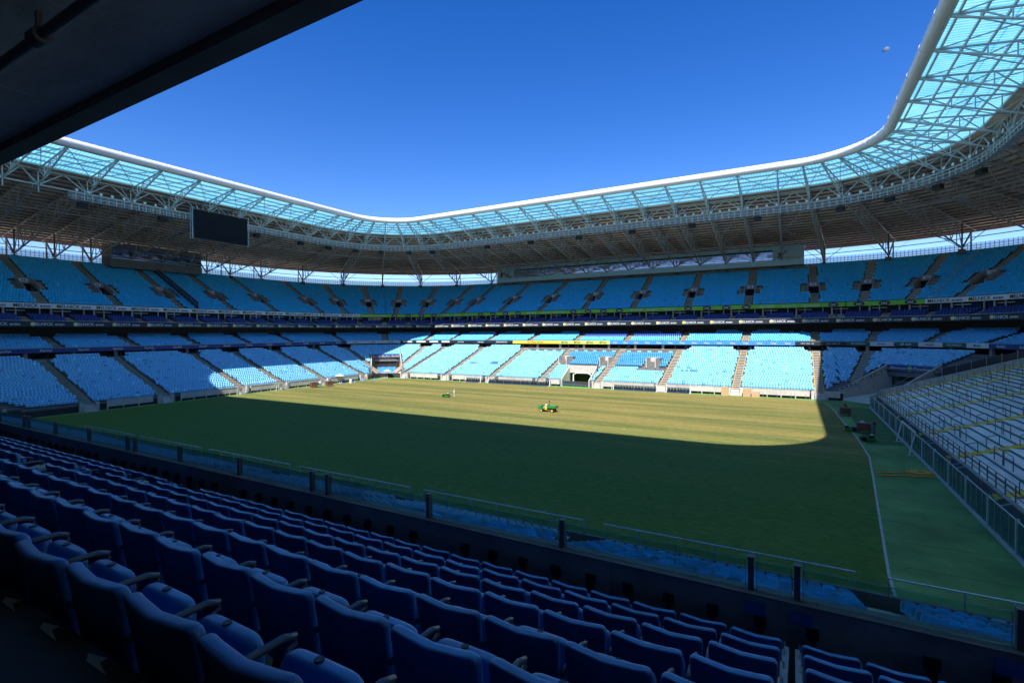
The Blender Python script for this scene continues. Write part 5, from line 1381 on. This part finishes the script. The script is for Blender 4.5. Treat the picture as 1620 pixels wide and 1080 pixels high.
cart("brown equipment cart with a person in white next to it at the left end", (-53.2, 14.4, 0), R(75))
cart("brown equipment cart standing alone at the left end", (-52.3, 18.2, 0), R(80))
person("person in black shirt and jeans leaning on the brown cart", (54.95, 10.1, 0), -math.pi/2+R(20), LEAN, ("hair", "skin", "cloth_black", "jeans", "black"))
person("person in white shirt and blue trousers beside the left brown cart", (-52.3, 15.5, 0), R(60), {}, ("hair", "skin", "cloth_white", "jeans", "black"))
b = MB(); nn = 8
for i in range(nn):
    a0, a1 = 2*math.pi*i/nn, 2*math.pi*(i+1)/nn; b.face([(.34*math.cos(a0), .26*math.sin(a0), 0), (.34*math.cos(a1), .26*math.sin(a1), 0), (.1*math.cos(a1), .08*math.sin(a1), .26), (.1*math.cos(a0), .08*math.sin(a0), .26)])
b.face([(.1*math.cos(2*math.pi*i/nn), .08*math.sin(2*math.pi*i/nn), .26) for i in range(nn)])
tag(obj("cloth_sack", b, "khaki", None, (53.75, 10.3, 1.285)), "beige cloth sack heaped on top of the brown cart", "sack")
reel_mower("dark green mower parked on the touchline left of the brown cart", (52.2, 10.6, 0), R(95), False, True)
reel_mower("green mower with an open black grass box parked on the turf mat", (54.0, 4.7, 0), R(-80), False, True)
# orange hose
def hose(label, pts, r=.055):
    m = MB(); P_ = []
    for k in range(len(pts)-1):
        p0 = Vector(pts[max(k-1, 0)]); p1 = Vector(pts[k]); p2 = Vector(pts[k+1]); p3 = Vector(pts[min(k+2, len(pts)-1)])
        for q in range(6):
            t_ = q/6; P_.append(.5*((2*p1)+(-p0+p2)*t_+(2*p0-5*p1+4*p2-p3)*t_*t_+(-p0+3*p1-3*p2+p3)*t_**3))
    P_.append(Vector(pts[-1])); m.path(P_, r, 6); return tag(obj("garden_hose", m, "orange", smooth=True), label, "hose")
loops = [(52.8, -10.6, .045)]+[(53.8, -10.2, .045), (55.0, -9.3, .045)]
for k in range(26): loops.append((55.9+.75*math.cos(k*.9)+.03*k, -8.9+.55*math.sin(k*.9), .045+.012*(k % 4)))
loops += [(56.9, -9.2, .05)]
hose("orange hose lying in loose coils on the turf near the goal", loops)
hose("second orange hose line stretched straight across the turf", [(53.0, -11.6, .05), (54.4, -11.0, .05), (56.0, -10.4, .05), (57.0, -10.2, .05)])
# wooden crates by the far wall
def crate(label, loc, w_, h_, d_=.9):
    r = root("wooden_crate", label, "crate", loc)
    n = max(3, int(h_/.22))
    for k in range(n):
        m = MB(); m.box(-w_/2, w_/2, -d_/2, d_/2, h_*k/n+.012, h_*(k+1)/n-.012); obj("plank", m, "wood", r)
    m = MB()
    for sx in (-w_/2, w_/2-.1): m.box(sx, sx+.1, -d_/2-.03, -d_/2-.001, 0, h_)
    obj("batten", m, "wood", r)
crate("tall wooden crate left of the concrete gate pier", (34.2, 41.9, 0), 1.25, 1.75)
crate("tall wooden crate right of the concrete gate pier", (38.2, 41.9, 0), 1.35, 1.6)
crate("low wooden crate beside the tall crate at the far wall", (39.75, 41.9, 0), 1.4, 1.05)
# substitutes' benches
def dugout(label, x0, x1, frame=True):
    r = root("dugout_bench", label, "bench", ((x0+x1)/2, 41.7, 0)); w_ = (x1-x0)/2
    n = int((x1-x0)/.62)
    for k in range(n):
        xc = -w_+(k+.5)*2*w_/n; m = MB(); m.box(xc-.25, xc+.25, -.12, .36, .35, .47); m.box(xc-.25, xc+.25, .30, .42, .47, 1.05); o = obj("bench_seat", m, "black", r)
        m = MB(); m.box(xc-.07, xc+.07, .285, .299, .84, .93); obj("headrest_mark", m, "white_paint", o)
    m = MB(); m.box(-w_, w_, -.05, .3, .1, .34); obj("plinth", m, "navy_board", r)
    if frame:
        for sx in (-w_-.2, w_+.2):
            m = MB(); m.box(sx-.08, sx+.08, -.5, .45, 0, .1); m.box(sx-.08, sx+.08, .3, .45, .1, 1.95); m.box(sx-.05, sx+.05, -.5, .4, 1.85, 1.95); obj("end_frame", m, "white_paint", r)
        n2 = max(2, int(2*w_/2.2))
        for k in range(n2):
            a = -w_-.1+(2*w_+.2)*k/n2; bb = a+(2*w_+.2)/n2
            m = MB(); m.face([(a+.03, -.5, 1.92), (bb-.03, -.5, 1.92), (bb-.03, .42, 1.96), (a+.03, .42, 1.96)]); obj("canopy_pane", m, "glass", r)
            m = MB(); m.bar((a, -.5, .0), (a, -.5, 1.92), .04); obj("canopy_post", m, "galvanised", r)
dugout("short black substitutes' bench, leftmost along the far wall", -28.4, -24.2)
dugout("long black substitutes' bench left of the players' tunnel", -21.4, -4.6)
dugout("long black substitutes' bench right of the players' tunnel", 11.4, 20.6)
dugout("short black substitutes' bench, rightmost along the far wall", 22.9, 27.4)
def umbrella(label, loc):
    r = root("parasol", label, "parasol", loc); n = 8
    m = MB(); m.bar((0, 0, 0), (0, 0, 2.3), .05, 8); m.cyl((0, 0, 0), .25, .08, 12); obj("pole", m, "white_paint", r)
    for k in range(n):
        a0, a1 = 2*math.pi*k/n, 2*math.pi*(k+1)/n; m = MB()
        m.face([(0, 0, 2.4), (1.2*math.cos(a0), 1.2*math.sin(a0), 1.85), (1.2*math.cos((a0+a1)/2)*.96, 1.2*math.sin((a0+a1)/2)*.96, 1.88), (1.2*math.cos(a1), 1.2*math.sin(a1), 1.85)])
        o = obj("canopy_panel", m, "white_paint" if k % 2 else "grey_board", r); o.modifiers.new("s", 'SOLIDIFY').thickness = .01
umbrella("white and pale blue parasol against the left end wall", (-56.3, 25.0, 0)); umbrella("white and pale blue parasol inside the left corner tunnel", (-55.2, 41.2, .1))
def cone(label, loc, matn="blue_board"):
    m = MB(); m.cyl((0, 0, 0), .22, .7, 12, 0, 'z', .05); m.box(-.25, .25, -.25, .25, 0, .04); m.cyl((0, 0, .32), .137, .14, 12, 1, 'z', .11); o = obj("marker_cone", m, [matn, "white_paint"], None, loc); tag(o, label, "cone")
cone("blue and white cone nearest the left brown carts", (-54.0, 23.6, 0)); cone("blue and white cone right of the white barrel", (-53.6, 27.6, 0)); cone("blue and white cone near the left corner tunnel mouth", (-54.3, 31.0, 0)); cone("blue and white cone right at the left corner tunnel mouth", (-53.2, 34.2, 0))
m = MB(); m.path([(0, 0, 0), (0, 0, .03), (0, 0, .35), (0, 0, .7), (0, 0, 1.0), (0, 0, 1.04)], [.27, .31, .33, .33, .31, .27], 16); m.path([(0, 0, .34), (0, 0, .38)], .345, 16); m.path([(0, 0, .68), (0, 0, .72)], .345, 16)
tag(obj("barrel", m, "white_paint", None, (-53.3, 25.9, 0), auto=40), "white plastic barrel on the grass at the left end", "barrel")
# low rail across the players' tunnel
m = MB(); m.bar((-1.4, 41.6, .72), (5.0, 41.6, .72), .05, 6)
for k in range(5): m.bar((-1.4+1.6*k, 41.6, 0), (-1.4+1.6*k, 41.6, .72), .045, 6)
tag(obj("low_rail", m, "tarp_blue"), "low blue rail across the players' tunnel mouth", "rail")

# ---- moon, a pale half disc far off in the daytime sky
mv = Vector((0.1576, 1.2491, 0.557)).normalized(); md_ = 4200.0; me = bpy.data.meshes.new("moon"); bm = bmesh.new()
bmesh.ops.create_uvsphere(bm, u_segments=32, v_segments=16, radius=md_*.0046)
bmesh.ops.delete(bm, geom=[v for v in bm.verts if v.co.z < -md_*.0009], context='VERTS'); bm.to_mesh(me); bm.free(); me.materials.append(MATS["moon"])
me.polygons.foreach_set("use_smooth", [True]*len(me.polygons))
mo = link("moon", me, None, CAM+mv*md_); mo.rotation_euler = (R(23.9), 0, R(-7.2)); tag(mo, "pale half moon in the blue sky above the right roof", "moon")

seats = mass.build("stadium_seats", "seat_tinted"); tag(seats, "rows of blue plastic seats filling the bowl", "seats", kind="stuff")
dseats = mass_dark.build("box_seats", "seat_tinted"); tag(dseats, "rows of dark navy seats in the box tier", "seats", kind="stuff")
